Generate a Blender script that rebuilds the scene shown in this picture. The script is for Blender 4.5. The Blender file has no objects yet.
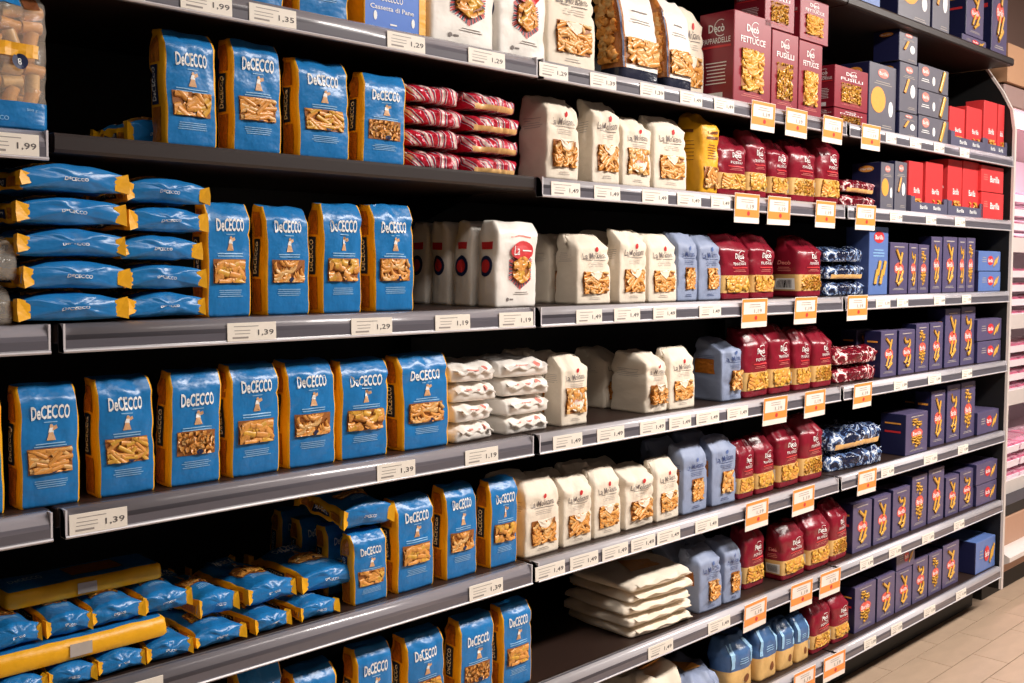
import bpy, bmesh, math, random
from mathutils import Vector, Matrix, noise

# ------------------------------------------------------------------ camera, world, lights
scn = bpy.context.scene
COL = scn.collection
CAM_H = 1.36                       # camera height above the floor
CAM_D = 1.537                      # distance of the camera from the price rails
F_PX, CX, CY = 1053.44, 512.0, 310.96
FW = Vector((0.70625152, 0.7064673, -0.04596458))
RT = Vector((0.70747389, -0.70668456, 0.00881071))
UP = Vector((0.02625798, 0.03874132, 0.99890421))
CAM = Vector((0, -CAM_D, CAM_H))
cd = bpy.data.cameras.new('camera'); cam = bpy.data.objects.new('camera', cd); COL.objects.link(cam)
m = Matrix((( RT.x, UP.x, -FW.x, CAM.x), (RT.y, UP.y, -FW.y, CAM.y), (RT.z, UP.z, -FW.z, CAM.z), (0, 0, 0, 1)))
cam.matrix_world = m
cd.sensor_fit = 'HORIZONTAL'; cd.sensor_width = 36.0; cd.lens = F_PX / 1024 * 36
cd.shift_y = -(341.5 - CY) / 1024; cd.clip_start = .05
scn.camera = cam
scn.view_settings.view_transform = 'Standard'; scn.view_settings.look = 'None'
scn.view_settings.gamma = 1; scn.view_settings.exposure = 0.0
scn.view_settings.use_curve_mapping = False
w = bpy.data.worlds.new('store_ambient'); scn.world = w; w.use_nodes = True
w.node_tree.nodes['Background'].inputs[0].default_value = (1.0, .93, .88, 1)
w.node_tree.nodes['Background'].inputs[1].default_value = .09

def strip_light(x, y, z, lx, ly, power, colr=(1, .93, .87)):
    l = bpy.data.lights.new('ceiling_strip_light', 'AREA'); l.shape = 'RECTANGLE'; l.size = lx; l.size_y = ly
    l.energy = power; l.color = colr
    o = bpy.data.objects.new('ceiling_strip_light', l); COL.objects.link(o); o.location = (x, y, z)
    return o
LAMPS = [(-.6, -1.7, 2.92, 3), (1.0, -1.7, 2.92, 12), (2.6, -1.7, 2.92, 102), (4.2, -1.7, 2.92, 92), (5.8, -1.7, 2.92, 50)]
for (x, y, z, p) in LAMPS:
    strip_light(x, y, z - .06, 1.4, .3, p)

random.seed(7)
PI = math.pi

# ------------------------------------------------------------------ picture-to-place helpers (plane of the shelf fronts)
def solve_x(px, Y, z):
    k = (px - CX) / F_PX; a = RT - k * FW
    d = Vector((0, Y, z)) - CAM
    return -(a.y * d.y + a.z * d.z) / a.x
def solve_z(py, X, Y):
    k = (CY - py) / F_PX; a = UP - k * FW
    d = Vector((X, Y, 0)) - CAM
    return CAM_H - (a.x * d.x + a.y * d.y) / a.z

# ------------------------------------------------------------------ materials
def lin(c):
    return tuple(((v / 255) / 12.92 if v / 255 <= .04045 else ((v / 255 + .055) / 1.055) ** 2.4) for v in c)
MATS = {}
def mat(name, rgb, rough=.5, var=.12, scale=60, bump=0, bscale=120, metal=0, alpha=1, coat=0, emit=0, spec=.5, stretch=(1, 1, 1)):
    if name in MATS: return MATS[name]
    M = bpy.data.materials.new(name); M.use_nodes = True; MATS[name] = M
    nt = M.node_tree; N = nt.nodes; L = nt.links; b = N['Principled BSDF']
    c = lin(rgb)
    tc = N.new('ShaderNodeTexCoord'); mp = N.new('ShaderNodeMapping'); mp.inputs['Scale'].default_value = stretch
    L.new(tc.outputs['Object'], mp.inputs['Vector'])
    nz = N.new('ShaderNodeTexNoise'); nz.inputs['Scale'].default_value = scale; nz.inputs['Detail'].default_value = 3
    L.new(mp.outputs[0], nz.inputs['Vector'])
    mx = N.new('ShaderNodeMix'); mx.data_type = 'RGBA'
    mx.inputs[6].default_value = tuple(v * (1 - var) for v in c) + (1,)
    mx.inputs[7].default_value = tuple(min(1, v * (1 + var)) for v in c) + (1,)
    L.new(nz.outputs[0], mx.inputs[0]); L.new(mx.outputs[2], b.inputs['Base Color'])
    b.inputs['Roughness'].default_value = rough; b.inputs['Metallic'].default_value = metal
    b.inputs['Specular IOR Level'].default_value = spec
    if coat: b.inputs['Coat Weight'].default_value = coat; b.inputs['Coat Roughness'].default_value = .15
    if alpha < 1: b.inputs['Alpha'].default_value = alpha
    if emit: b.inputs['Emission Color'].default_value = c + (1,); b.inputs['Emission Strength'].default_value = emit
    if bump:
        n2 = N.new('ShaderNodeTexNoise'); n2.inputs['Scale'].default_value = bscale; n2.inputs['Detail'].default_value = 2
        L.new(mp.outputs[0], n2.inputs['Vector'])
        bp = N.new('ShaderNodeBump'); bp.inputs['Strength'].default_value = bump; bp.inputs['Distance'].default_value = .004
        L.new(n2.outputs[0], bp.inputs['Height']); L.new(bp.outputs[0], b.inputs['Normal'])
    return M

def stripe_mat(name, cols, scale, rot=0.0, rough=.25, bump=.4, dist=3.0, blotch=False):
    """flat printed stripes on cellophane"""
    M = bpy.data.materials.new(name); M.use_nodes = True; MATS[name] = M
    nt = M.node_tree; N = nt.nodes; L = nt.links; b = N['Principled BSDF']
    tc = N.new('ShaderNodeTexCoord'); mp = N.new('ShaderNodeMapping'); mp.inputs['Rotation'].default_value = (0, rot, 0)
    L.new(tc.outputs['Object'], mp.inputs['Vector'])
    wv = N.new('ShaderNodeTexWave'); wv.inputs['Scale'].default_value = scale; wv.inputs['Distortion'].default_value = dist
    wv.inputs['Detail'].default_value = 1.5; wv.inputs['Detail Scale'].default_value = 1.2
    L.new(mp.outputs[0], wv.inputs['Vector'])
    if blotch:
        wv = N.new('ShaderNodeTexNoise'); wv.inputs['Scale'].default_value = scale; wv.inputs['Detail'].default_value = 2.5; wv.inputs['Distortion'].default_value = dist; L.new(mp.outputs[0], wv.inputs['Vector'])
    cr = N.new('ShaderNodeValToRGB'); cr.color_ramp.interpolation = 'CONSTANT'
    els = cr.color_ramp.elements
    while len(els) < len(cols): els.new(.5)
    for i, (p, c) in enumerate(cols): els[i].position = p; els[i].color = lin(c) + (1,)
    L.new(wv.outputs['Fac'], cr.inputs[0]); L.new(cr.outputs[0], b.inputs['Base Color'])
    b.inputs['Roughness'].default_value = rough
    n2 = N.new('ShaderNodeTexNoise'); n2.inputs['Scale'].default_value = 70
    L.new(tc.outputs['Object'], n2.inputs['Vector'])
    bp = N.new('ShaderNodeBump'); bp.inputs['Strength'].default_value = bump; bp.inputs['Distance'].default_value = .006
    L.new(n2.outputs[0], bp.inputs['Height']); L.new(bp.outputs[0], b.inputs['Normal'])
    return M

BLUE = mat('blue_film', (30, 118, 184), .3, .14, 30, .6, 42)
YELLOW = mat('yellow_film', (238, 172, 18), .4, .10, 40, .3, 60)
NAVYP = mat('navy_print', (24, 38, 78), .45)
WHITEP = mat('white_print', (240, 240, 238), .5, .03)
PALEP = mat('pale_blue_print', (150, 195, 228), .5, .05)
TANP = mat('tan_print', (214, 165, 120), .5, .3, 300)
BROWNP = mat('brown_print', (120, 66, 30), .5, .3, 300)
PASTA = mat('pasta_gold', (220, 150, 68), .4, .3, 150, coat=.3)
PASTA2 = mat('pasta_yellow', (216, 162, 58), .4, .3, 150, coat=.3)
PASTA3 = mat('pasta_pale', (222, 174, 108), .4, .3, 150, coat=.3)
PDARK = mat('pasta_shadow_gap', (150, 90, 38), .5, .35, 200)
SIDEWIN = mat('side_window_pasta', (176, 104, 34), .35, .55, 140, .5, 140, coat=.4)
CREAM = mat('cream_paper', (232, 219, 200), .72, .06, 35, .45, 45)
CREAM2 = mat('cream_label_paper', (238, 228, 212), .7, .04, 35)
GREYP = mat('grey_print', (122, 112, 108), .6)
LGREYP = mat('light_grey_print', (178, 168, 160), .6)
REDP = mat('red_print', (206, 48, 52), .45)
CORAL = mat('coral_print', (222, 92, 78), .45)
PINKP = mat('pink_print', (226, 130, 118), .5)
WHITEF = mat('white_film', (236, 230, 222), .42, .05, 35, .4, 45)
MAROON = mat('maroon_film', (128, 22, 40), .26, .14, 45, .4, 45)
MAROONB = mat('maroon_card', (138, 32, 48), .34, .08, 50)
SLATE = mat('blue_grey_paper', (140, 152, 180), .55, .07, 40, .4, 45)
YBAG = mat('amber_film', (236, 170, 30), .4, .12, 40, .4, 50)
GREYBOX = mat('grey_card', (104, 102, 112), .32, .08, 60)
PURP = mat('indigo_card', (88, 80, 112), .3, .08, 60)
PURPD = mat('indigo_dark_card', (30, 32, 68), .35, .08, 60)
REDBOX = mat('red_card', (210, 58, 60), .35, .07, 60)
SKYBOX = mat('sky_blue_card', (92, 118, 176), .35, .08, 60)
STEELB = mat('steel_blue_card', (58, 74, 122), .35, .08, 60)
DENIM = mat('denim_blue_film', (70, 104, 150), .25, .14, 50, .4, 50)
SANDF = mat('sand_film', (220, 178, 112), .35, .12, 60, .3, 60)
TRAYM = mat('tray_card', (84, 82, 104), .5, .08, 60)
ORNGP = mat('orange_print', (236, 160, 66), .45, .15, 120)
RAILTOP_LIT = mat('rail_lit_top_plastic', (198, 194, 199), .22, .04, 20, coat=.6)  # rail top of the brighter bays: lamp sheen painted into a paler colour
RAILTOP = mat('rail_top_plastic', (138, 134, 140), .26, .04, 20, coat=.6)
RAIL = mat('rail_plastic', (92, 89, 97), .3, .05, 20, coat=.5)
RAILLIP = mat('rail_lip_plastic', (206, 202, 206), .3, .04, 20, coat=.5)
CARD = mat('price_card', (232, 224, 212), .55, .03, 30)
PRICEINK = mat('price_ink', (84, 78, 76), .6)
INK = mat('black_ink', (40, 36, 36), .6)
GINK = mat('grey_ink', (150, 142, 136), .6)
TAGOR = mat('promo_orange', (240, 146, 66), .45, .06, 60)
TAGPALE = mat('promo_pale', (238, 226, 216), .45, .04, 60)
HOLDER = mat('clear_holder', (226, 218, 220), .2, .03, 60, alpha=.75)
DECK = mat('shelf_steel', (42, 27, 21), .45, .12, 30)
EDGE = mat('shelf_edge_brown', (36, 25, 23), .4, .1, 30)
BLACK = mat('black_steel', (9, 9, 10), .55, .1, 30)
UPR = mat('upright_steel', (18, 17, 18), .5, .1, 30)
WHSTEEL = mat('white_steel', (206, 196, 190), .35, .05, 30)
BLUEC = mat('blue_carton', (34, 104, 200), .4, .05, 60)

# ------------------------------------------------------------------ geometry collector
_txt = {}
def text_geo(s, off=0.0):
    k = (s, off)
    if k in _txt: return _txt[k]
    cu = bpy.data.curves.new('t', 'FONT'); cu.body = s; cu.align_x = 'CENTER'; cu.align_y = 'CENTER'
    cu.resolution_u = 2; cu.offset = off; cu.size = 1
    o = bpy.data.objects.new('t', cu); COL.objects.link(o)
    bpy.context.view_layer.update()
    me = o.evaluated_get(bpy.context.evaluated_depsgraph_get()).to_mesh()
    vs = [(v.co.x, v.co.y) for v in me.vertices]; fs = [tuple(p.vertices) for p in me.polygons]
    bpy.data.objects.remove(o); bpy.data.curves.remove(cu)
    xs = [v[0] for v in vs]; ys = [v[1] for v in vs]
    cx, cy = (min(xs) + max(xs)) / 2, (min(ys) + max(ys)) / 2
    W, H = max(xs) - min(xs), max(ys) - min(ys)
    _txt[k] = ([((x - cx) / W, (y - cy) / H) for x, y in vs], fs)      # normalised to a 1 x 1 box
    return _txt[k]

class G:
    def __init__(s): s.v = []; s.f = []; s.m = []
    def add(s, vs, fs, mi=0):
        o = len(s.v); s.v += [tuple(v) for v in vs]; s.f += [tuple(i + o for i in f) for f in fs]; s.m += [mi] * len(fs); return s
    def rect(s, x0, x1, z0, z1, y=-.0012, nx=0, nz=0, mi=0):
        nx = nx or max(1, int(abs(x1 - x0) / .012)); nz = nz or max(1, int(abs(z1 - z0) / .012))
        vs = [(x0 + (x1 - x0) * i / nx, y, z0 + (z1 - z0) * j / nz) for j in range(nz + 1) for i in range(nx + 1)]
        fs = [(j * (nx + 1) + i, j * (nx + 1) + i + 1, (j + 1) * (nx + 1) + i + 1, (j + 1) * (nx + 1) + i) for j in range(nz) for i in range(nx)]
        return s.add(vs, fs, mi)
    def poly(s, pts, y=-.0012, mi=0):
        cx = sum(p[0] for p in pts) / len(pts); cz = sum(p[1] for p in pts) / len(pts)
        vs = [(cx, y, cz)]
        for k in (.5, 1):
            vs += [(cx + (p[0] - cx) * k, y, cz + (p[1] - cz) * k) for p in pts]
        n = len(pts); fs = []
        for i in range(n):
            j = (i + 1) % n
            fs += [(0, 1 + i, 1 + j), (1 + i, 1 + n + i, 1 + n + j, 1 + j)]
        return s.add(vs, fs, mi)
    def ell(s, cx, cz, rx, rz, y=-.0012, n=20, mi=0, a0=0, a1=2 * PI):
        return s.poly([(cx + rx * math.cos(a0 + (a1 - a0) * i / n), cz + rz * math.sin(a0 + (a1 - a0) * i / n)) for i in range(n)], y, mi)
    def ring(s, cx, cz, rx, rz, k, y=-.0012, n=24, mi=0, gap=0):
        for i in range(n):
            if gap and i % gap == 0: continue
            a, b = 2 * PI * i / n, 2 * PI * (i + .62 if gap else i + 1) / n
            if gap == 1: continue
            s.add([(cx + rx * q * math.cos(t), y, cz + rz * q * math.sin(t)) for q, t in ((k, a), (1, a), (1, b), (k, b))], [(0, 1, 2, 3)], mi)
        return s
    def text(s, t, cx, cz, W, H, y=-.0014, off=.0, mi=0, rot=0):
        vs, fs = text_geo(t, off); c, si = math.cos(rot), math.sin(rot)
        return s.add([(cx + (x * W) * c - (z * H) * si, y, cz + (x * W) * si + (z * H) * c) for x, z in vs], fs, mi)
    def lines(s, cx, z0, n, W, h=.0012, step=.0035, y=-.0012, mi=0, seed=1):
        r = random.Random(seed)
        for i in range(n):
            k = W * (.75 + .25 * r.random()) / 2
            s.rect(cx - k, cx + k, z0 - i * step, z0 - i * step + h, y, max(1, int(k * 2 / .012)), 1, mi)
        return s
    def map(s, fn):
        s.v = [fn(*v) for v in s.v]; return s
    def box(s, x0, x1, y0, y1, z0, z1, mi=0):
        vs = [(x, y, z) for z in (z0, z1) for y in (y0, y1) for x in (x0, x1)]
        return s.add(vs, [(0, 2, 3, 1), (4, 5, 7, 6), (0, 1, 5, 4), (2, 6, 7, 3), (0, 4, 6, 2), (1, 3, 7, 5)], mi)
    def rbox(s, x0, x1, y0, y1, z0, z1, b=.0015, mi=0):
        """box with chamfered edges"""
        bm = bmesh.new(); bmesh.ops.create_cube(bm, size=1)
        for v in bm.verts: v.co = Vector(((x0 + x1) / 2 + v.co.x * (x1 - x0), (y0 + y1) / 2 + v.co.y * (y1 - y0), (z0 + z1) / 2 + v.co.z * (z1 - z0)))
        bmesh.ops.bevel(bm, geom=list(bm.edges), offset=b, segments=1, affect='EDGES')
        bm.verts.index_update()
        s.add([v.co[:] for v in bm.verts], [tuple(v.index for v in f.verts) for f in bm.faces], mi); bm.free(); return s
    def prism(s, prof, x0, x1, mi=0):
        """(y,z) outline swept along x"""
        n = len(prof)
        vs = [(x0, y, z) for y, z in prof] + [(x1, y, z) for y, z in prof]
        fs = [(i, (i + 1) % n, (i + 1) % n + n, i + n) for i in range(n)] + [tuple(range(n))[::-1], tuple(range(n, 2 * n))]
        return s.add(vs, fs, mi)
    def tube(s, c, d, l, r, n=7, mi=0, squash=1.0, bend=0, segs=1, hollow=True):
        d = Vector(d).normalized(); a = d.cross(Vector((0, 1, .01))).normalized(); b = d.cross(a); c = Vector(c)
        vs = []; fs = []
        for k in range(segs + 1):
            t = k / segs - .5; o = c + d * (l * t) + a * (bend * l * (4 * t * t - 1) * .5)
            for i in range(n):
                q = 2 * PI * i / n; v = o + a * (r * math.cos(q)) + b * (r * squash * math.sin(q)); vs.append(v[:])
        for k in range(segs):
            for i in range(n):
                j = (i + 1) % n; fs.append((k * n + i, k * n + j, (k + 1) * n + j, (k + 1) * n + i))
        return s.add(vs, fs, mi)
    def clip(s, planes):
        bm = bmesh.new(); vs = [bm.verts.new(v) for v in s.v]
        for f, mi in zip(s.f, s.m):
            try: q = bm.faces.new([vs[i] for i in f]); q.material_index = mi
            except ValueError: pass
        for co, no in planes:
            bmesh.ops.bisect_plane(bm, geom=bm.verts[:] + bm.edges[:] + bm.faces[:], plane_co=co, plane_no=no, clear_outer=True)
        bm.verts.index_update()
        s.v = [v.co[:] for v in bm.verts]; s.f = [tuple(v.index for v in f.verts) for f in bm.faces]; s.m = [f.material_index for f in bm.faces]
        bm.free(); return s
    def split(s):
        out = {}
        for f, mi in zip(s.f, s.m): out.setdefault(mi, []).append(f)
        res = {}
        for mi, fs in out.items():
            used = sorted({i for f in fs for i in f}); ix = {o: n for n, o in enumerate(used)}
            g = G(); g.v = [s.v[i] for i in used]; g.f = [tuple(ix[i] for i in f) for f in fs]; g.m = [0] * len(fs); res[mi] = g
        return res
    def mesh(s, name, mats, smooth=False):
        me = bpy.data.meshes.new(name); me.from_pydata(s.v, [], s.f)
        for m_ in (mats if isinstance(mats, (list, tuple)) else [mats]): me.materials.append(m_)
        me.polygons.foreach_set('material_index', s.m)
        if smooth: me.polygons.foreach_set('use_smooth', [True] * len(me.polygons))
        me.update(); return me

def obj(name, me, parent=None, loc=(0, 0, 0), rot=(0, 0, 0)):
    o = bpy.data.objects.new(name, me); COL.objects.link(o); o.location = loc; o.rotation_euler = rot
    if parent: o.parent = parent
    return o
def tag(o, label, cat, group=None):
    o['label'] = label; o['category'] = cat
    if group: o['group'] = group
    return o
def empty(name, loc=(0, 0, 0), rz=0):
    o = bpy.data.objects.new(name, None); COL.objects.link(o); o.location = loc; o.rotation_euler = (0, 0, rz); o.empty_display_size = .05
    return o
def struct(name, me, loc=(0, 0, 0)):
    o = obj(name, me, None, loc); o['kind'] = 'structure'; return o

# ------------------------------------------------------------------ packet shapes
def soft_body(W, H, D, levels, matfn, nf=10, ns=4, r=.008, cs=2, inset=.97):
    g = G(); P = []; T = []
    def seg(a, b, n, t):
        for i in range(n): P.append((a[0] + (b[0] - a[0]) * i / n, a[1] + (b[1] - a[1]) * i / n)); T.append(t)
    def cor(cx, cy, a0, t):
        for i in range(cs):
            a = a0 + (PI / 2) * i / cs; P.append((cx + r * math.cos(a), cy + r * math.sin(a))); T.append(t)
    h = W / 2
    seg((-h + r, 0), (h - r, 0), nf, 'F'); cor(h - r, r, -PI / 2, 'C')
    seg((h, r), (h, D - r), ns, 'R'); cor(h - r, D - r, 0, 'R')
    seg((h - r, D), (-h + r, D), max(2, nf // 2), 'B'); cor(-h + r, D - r, PI / 2, 'L')
    seg((-h, D - r), (-h, r), ns, 'L'); cor(-h + r, r, PI, 'K')
    n = len(P); lv = sorted(set(levels)); m_ = D / 2
    for li, z in enumerate(lv):
        k = inset if li in (0, len(lv) - 1) else 1
        g.v += [(x * k, m_ + (y - m_) * k, z) for x, y in P]
    for li in range(len(lv) - 1):
        zm = (lv[li] + lv[li + 1]) / 2 / H
        for i in range(n):
            j = (i + 1) % n
            g.f.append((li * n + i, li * n + j, (li + 1) * n + j, (li + 1) * n + i)); g.m.append(matfn(T[i], zm))
    for li, t in ((0, 'O'), (len(lv) - 1, 'T')):
        prev = li * n; up = t == 'T'; mi = matfn(t, 0 if t == 'O' else 1)
        for q in (.72, .4):
            st = len(g.v); g.v += [(x * q * inset, m_ + (y - m_) * q * inset, lv[li]) for x, y in P]
            for i in range(n):
                j = (i + 1) % n; f = (prev + i, prev + j, st + j, st + i)
                g.f.append(f if up else f[::-1]); g.m.append(mi)
            prev = st
        c = len(g.v); g.v.append((0, m_, lv[li]))
        for i in range(n):
            j = (i + 1) % n
            g.f.append((c, prev + i, prev + j) if up else (c, prev + j, prev + i)); g.m.append(mi)
    return g

def make_warp(W, H, D, seed, bulge=.006, tt=.8, back=.3, pinch=.06, wr=.0016, lx=0, ly=0, flare=0, sag=0, cr=None, yfit=0, zfit=1, arch=0):
    r = random.Random(seed); ox, oy, oz = (r.uniform(0, 90) for _ in range(3))
    def fn(x, y, z):
        t = min(1, max(0, z / H)); u = 2 * x / W; v = 2 * y / D - 1
        s = max(0, math.sin(PI * min(1, t * .92 + .04))) ** .6
        y2 = y + bulge * (1 - min(1, u * u)) * s * max(-1, min(1, v))
        x2 = x + bulge * .55 * (1 - min(1, v * v)) * s * max(-1, min(1, u))
        z2 = z
        if t > tt:
            k = (t - tt) / (1 - tt)
            fr = (1 - v) / 2                      # 1 at the front, 0 at the back
            y2 += D * back * k * fr - D * .12 * k * (1 - fr)
            x2 *= 1 - pinch * k
            z2 -= sag * H * k * (u * u) + .05 * H * k * back * fr
        if arch:
            y2 += D * arch * min(1.2, u * u) * (1 - v) / 2
            if t < .08:
                q_ = 1 - t / .08; z2 += q_ * (-.010 * (1 - min(1, u * u)) * (1 - min(1, v * v)) + .006 * noise.noise(Vector((x * 45 + ox, y * 60 + oy, 3))) + .004 * abs(noise.noise(Vector((x * 90 + oz, y * 80, 7)))))
        if flare: x2 *= 1 + flare * (max(0, 1 - t / .12) + max(0, (t - .88) / .12))
        nv = noise.noise_vector(Vector((x * 26 + ox, y * 20 + oy, z * 22 + oz))); n2 = noise.noise_vector(Vector((x * 70 + oz, y * 50, z * 60 + ox)))
        a = wr * (.5 + 1.0 * t)
        rn = noise.noise(Vector((x * 17 + oy, y * 15 + ox, z * 15 + oz))); rd = max(0, 1 - abs(rn) * 5) ** 1.5     # sharp fold lines
        c_ = (wr * 1.1 if cr is None else cr) * rd * (.25 + t)
        y2 += c_ * (1 if v < 0 else -1); x2 -= c_ * .8 * max(-1, min(1, u)) ** 3
        x2 += nv.x * a; y2 += nv.y * a + n2.y * a * .35; z2 += nv.z * a * t
        if yfit: y2 = min((y2 + yfit) * D / (D + 2 * yfit), D - .0003)
        return (x2 + lx * t * t, y2 + ly * t * t, z2 * zfit)
    return fn

def pasta_geo(x0, x1, z0, z1, kind, seed, y=-.0016, n=None, big=1.0):
    """real pasta pieces filling a window, trimmed at its edges"""
    r = random.Random(seed); g = G()
    n = n or int((x1 - x0) * (z1 - z0) / .00011 / big) + 6
    for i in range(n):
        cx, cz = r.uniform(x0, x1), r.uniform(z0, z1); a = r.uniform(-.9, .9) if kind != 'spiral' else r.uniform(0, PI)
        d = (math.cos(a), r.uniform(-.08, .08), math.sin(a)); mi = r.choice((0, 0, 1)); yy = y - r.uniform(0, .0022)
        if kind == 'penne': g.tube((cx, yy, cz), d, .03 * big, .0042 * big, 6, mi, .6)
        elif kind == 'rigatoni': g.tube((cx, yy, cz), d, .024 * big, .0062 * big, 7, mi, .5)
        elif kind == 'elbow': g.tube((cx, yy, cz), d, .024 * big, .0042 * big, 6, mi, .6, .5, 3)
        elif kind == 'shell':
            g.tube((cx, yy, cz), d, .016 * big, .007 * big, 7, mi, .55, .35, 2)
        else:
            L_ = .03 * big
            vs = []; dv = Vector(d).normalized(); av = dv.cross(Vector((0, 1, 0))).normalized(); bv = dv.cross(av)
            for k in range(9):
                t = k / 8; q = t * 3 * PI; o = Vector((cx, yy, cz)) + dv * (L_ * (t - .5)); e = (av * math.cos(q) + bv * (math.sin(q) * .5)) * .005 * big
                vs += [(o + e)[:], (o - e)[:]]
            g.add(vs, [(2 * k, 2 * k + 1, 2 * k + 3, 2 * k + 2) for k in range(8)], mi)
    g.clip([((x0, 0, 0), (-1, 0, 0)), ((x1, 0, 0), (1, 0, 0)), ((0, 0, z0), (0, 0, -1)), ((0, 0, z1), (0, 0, 1))])
    return g

KINDS = {}     # (kind, variant) -> (W,H,D,[(part, mesh, parent part or None, stuff)])
def lv(H, *extra, n=12):
    n = int(n * 1.5)
    return [0, .005] + [H * i / n for i in range(1, n)] + [H - .004, H] + list(extra)
PK = ['shell', 'elbow', 'rigatoni', 'penne', 'penne', 'spiral', 'rigatoni', 'elbow']

def kind_blue(v, flat=False):
    W, H, D = (.118, .19, .052) if flat else (.1, .19, .056)
    r = random.Random(v * 13 + 5)
    wf = make_warp(W, H, D, v + (50 if flat else 0), .003 if flat else .005, .86, .3 if not flat else .5, .015, .0026 if not flat else .0062, lx=0 if flat else r.uniform(-.006, .008), ly=0, flare=.16 if flat else 0, yfit=.0055 if flat else 0, arch=.3 if flat else 0, cr=.0075 if flat else .0034)
    def mf(t, z): return {'L': 1, 'R': 2, 'C': 2, 'K': 1}.get(t, 0)
    body = soft_body(W, H, D, lv(H, n=14), mf, 14, 4, .0036).map(wf).split()
    parts = [('body', body[0].mesh('packet_body', BLUE, True), None), ('side_panel', body[1].mesh('packet_side', YELLOW, True), None), ('side_panel', body[2].mesh('packet_side', YELLOW, True), None)]
    zo = r.uniform(-.012, .004)
    a = G().text('DeCECCO', 0, .15 + zo, .062, .0215, off=.025)
    parts.append(('brand_lettering', a.map(wf).mesh('lettering', WHITEP), None))
    # little harvest figure
    a = G(); cz = .119 + zo
    a.poly([(-.007, cz - .012), (.008, cz - .012), (.004, cz), (-.003, cz)], mi=0)
    a.poly([(-.004, cz), (.005, cz - .001), (.004, cz + .007), (-.002, cz + .007)], mi=1)
    a.ell(.001, cz + .0095, .0028, .003, mi=0, n=8)
    a.poly([(.003, cz + .002), (.011, cz + .006), (.009, cz + .011), (.002, cz + .008)], mi=0)
    parts.append(('harvest_emblem', a.map(wf).mesh('emblem', [TANP, WHITEP]), None))
    a = G().lines(0, .1015 + zo, 2, .06, .0016, .0042, seed=v); a.lines(0, .042 + zo * .5, 4, .058, .0011, .0034, seed=v + 3)
    a.lines(.0, .134 + zo, 1, .026, .0013)
    parts.append(('fine_print', a.map(wf).mesh('fine_print', PALEP), None))
    x0, x1, z0, z1 = -.038, .036, .054 + zo * .6, .094 + zo * .6
    a = G().rect(x0, x1, z0, z1, -.0011)
    parts.append(('window', a.map(wf).mesh('window', PDARK), None))
    a = pasta_geo(x0 + .001, x1 - .001, z0 + .001, z1 - .001, PK[v % 8], v)
    parts.append(('pasta', a.map(wf).mesh('pasta', [PASTA, PASTA3 if v % 2 else PASTA2], True), 'window', True))
    a = G().ell(.004, z0 + .005, .006, .0045, -.005, 10)
    parts.append(('cooking_seal', a.map(wf).mesh('seal', NAVYP), None))
    # left gusset: windows showing pasta, navy brand band
    def side(g_):       # map (x,y,z) drawn on front plane on to the left side
        return g_.map(lambda x, y, z: (-W / 2 - .0012 + (y + .0012), D / 2 - x, z))
    for z0_, z1_ in ((.006, .062), (.135, .178)):
        a = side(G().rect(-D * .3, D * .26, z0_, z1_)); parts.append(('side_window', a.map(wf).mesh('side_window', SIDEWIN), None))
    a = side(G().rect(-D * .3, D * .16, .066, .131, -.0016)); parts.append(('side_band', a.map(wf).mesh('side_band', NAVYP), None))
    a = side(G().text('DeCECCO', -D * .07, .099, .055, .014, off=.01, rot=PI / 2, y=-.0026)); parts.append(('side_lettering', a.map(wf).mesh('side_lettering', WHITEP), None))
    if flat:
        a = G().text('DeCECCO', 0, D * .55, .028, .007, off=.02).map(lambda x, y, z: (x, z, -.0015 - (y + .0014)))
        parts.append(('end_lettering', a.map(wf).mesh('end_lettering', WHITEP), None))
        for sd in (-1, 1):      # yellow gusset corners folded out at the end
            for zz, dn in ((0, -1), (H, 1)):
                rr = random.Random(v * 4 + sd + zz); y0, y1 = D * rr.uniform(.22, .4), D * rr.uniform(.8, .93)
                xa, xb = sd * W * .45, sd * W * rr.uniform(.54, .6)
                ze = zz + dn * .004
                a = G().add([(xa, y0 + .004, zz + dn * .002), (xa, y1 - .004, zz + dn * .002), (xb, y1 + .004 * rr.random(), ze + dn * .004), (xb * (1 + .03 * rr.random()), (y0 + y1) / 2, ze + dn * .002), (xb, y0 - .002, ze), 
                             (xa, y0 + .004, zz - dn * .006), (xa, y1 - .004, zz - dn * .006), (xb, y1, zz - dn * .012), (xb, (y0 + y1) / 2, zz - dn * .012), (xb, y0, zz - dn * .012)],
                            [(0, 1, 2, 3, 4), (9, 8, 7, 6, 5), (4, 3, 8, 9), (3, 2, 7, 8), (0, 4, 9, 5), (2, 1, 6, 7)])
                parts.append(('gusset_fold', a.mesh('gusset_fold', YELLOW), None))
    return W, H, D, parts

def kind_long(v):
    """long spaghetti packet lying on its side, its long yellow edge to the front"""
    W, H, D = .30, .032, .09
    wf = make_warp(W, H, D, v + 70, .003, .8, .06, .01, .0016)
    def mf(t, z): return 1 if t in 'FCK' else (1 if t in 'LR' else 0)
    body = soft_body(W, H, D, [0, .004, .011, .02, .028, H], mf, 16, 4, .006).map(wf).split()
    parts = [('body', body[0].mesh('packet_body', BLUE, True), None), ('side_panel', body[1].mesh('packet_side', YELLOW, True), None)]
    a = G().rect(-.022, .014, .006, .026, -.0022); parts.append(('weight_label', a.map(wf).mesh('label', LGREYP), None))
    a = G().rect(-.02, .08, .02, .075, -.0015).map(lambda x, y, z: (x, z, H + .002)); parts.append(('window', a.map(wf).mesh('window', SIDEWIN), None))
    a = G().text('DeCECCO', -.095, .05, .06, .02, off=.01).map(lambda x, y, z: (x, z, H + .0025)); parts.append(('brand_lettering', a.map(wf).mesh('lettering', WHITEP), None))
    return W, H, D, parts

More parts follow.
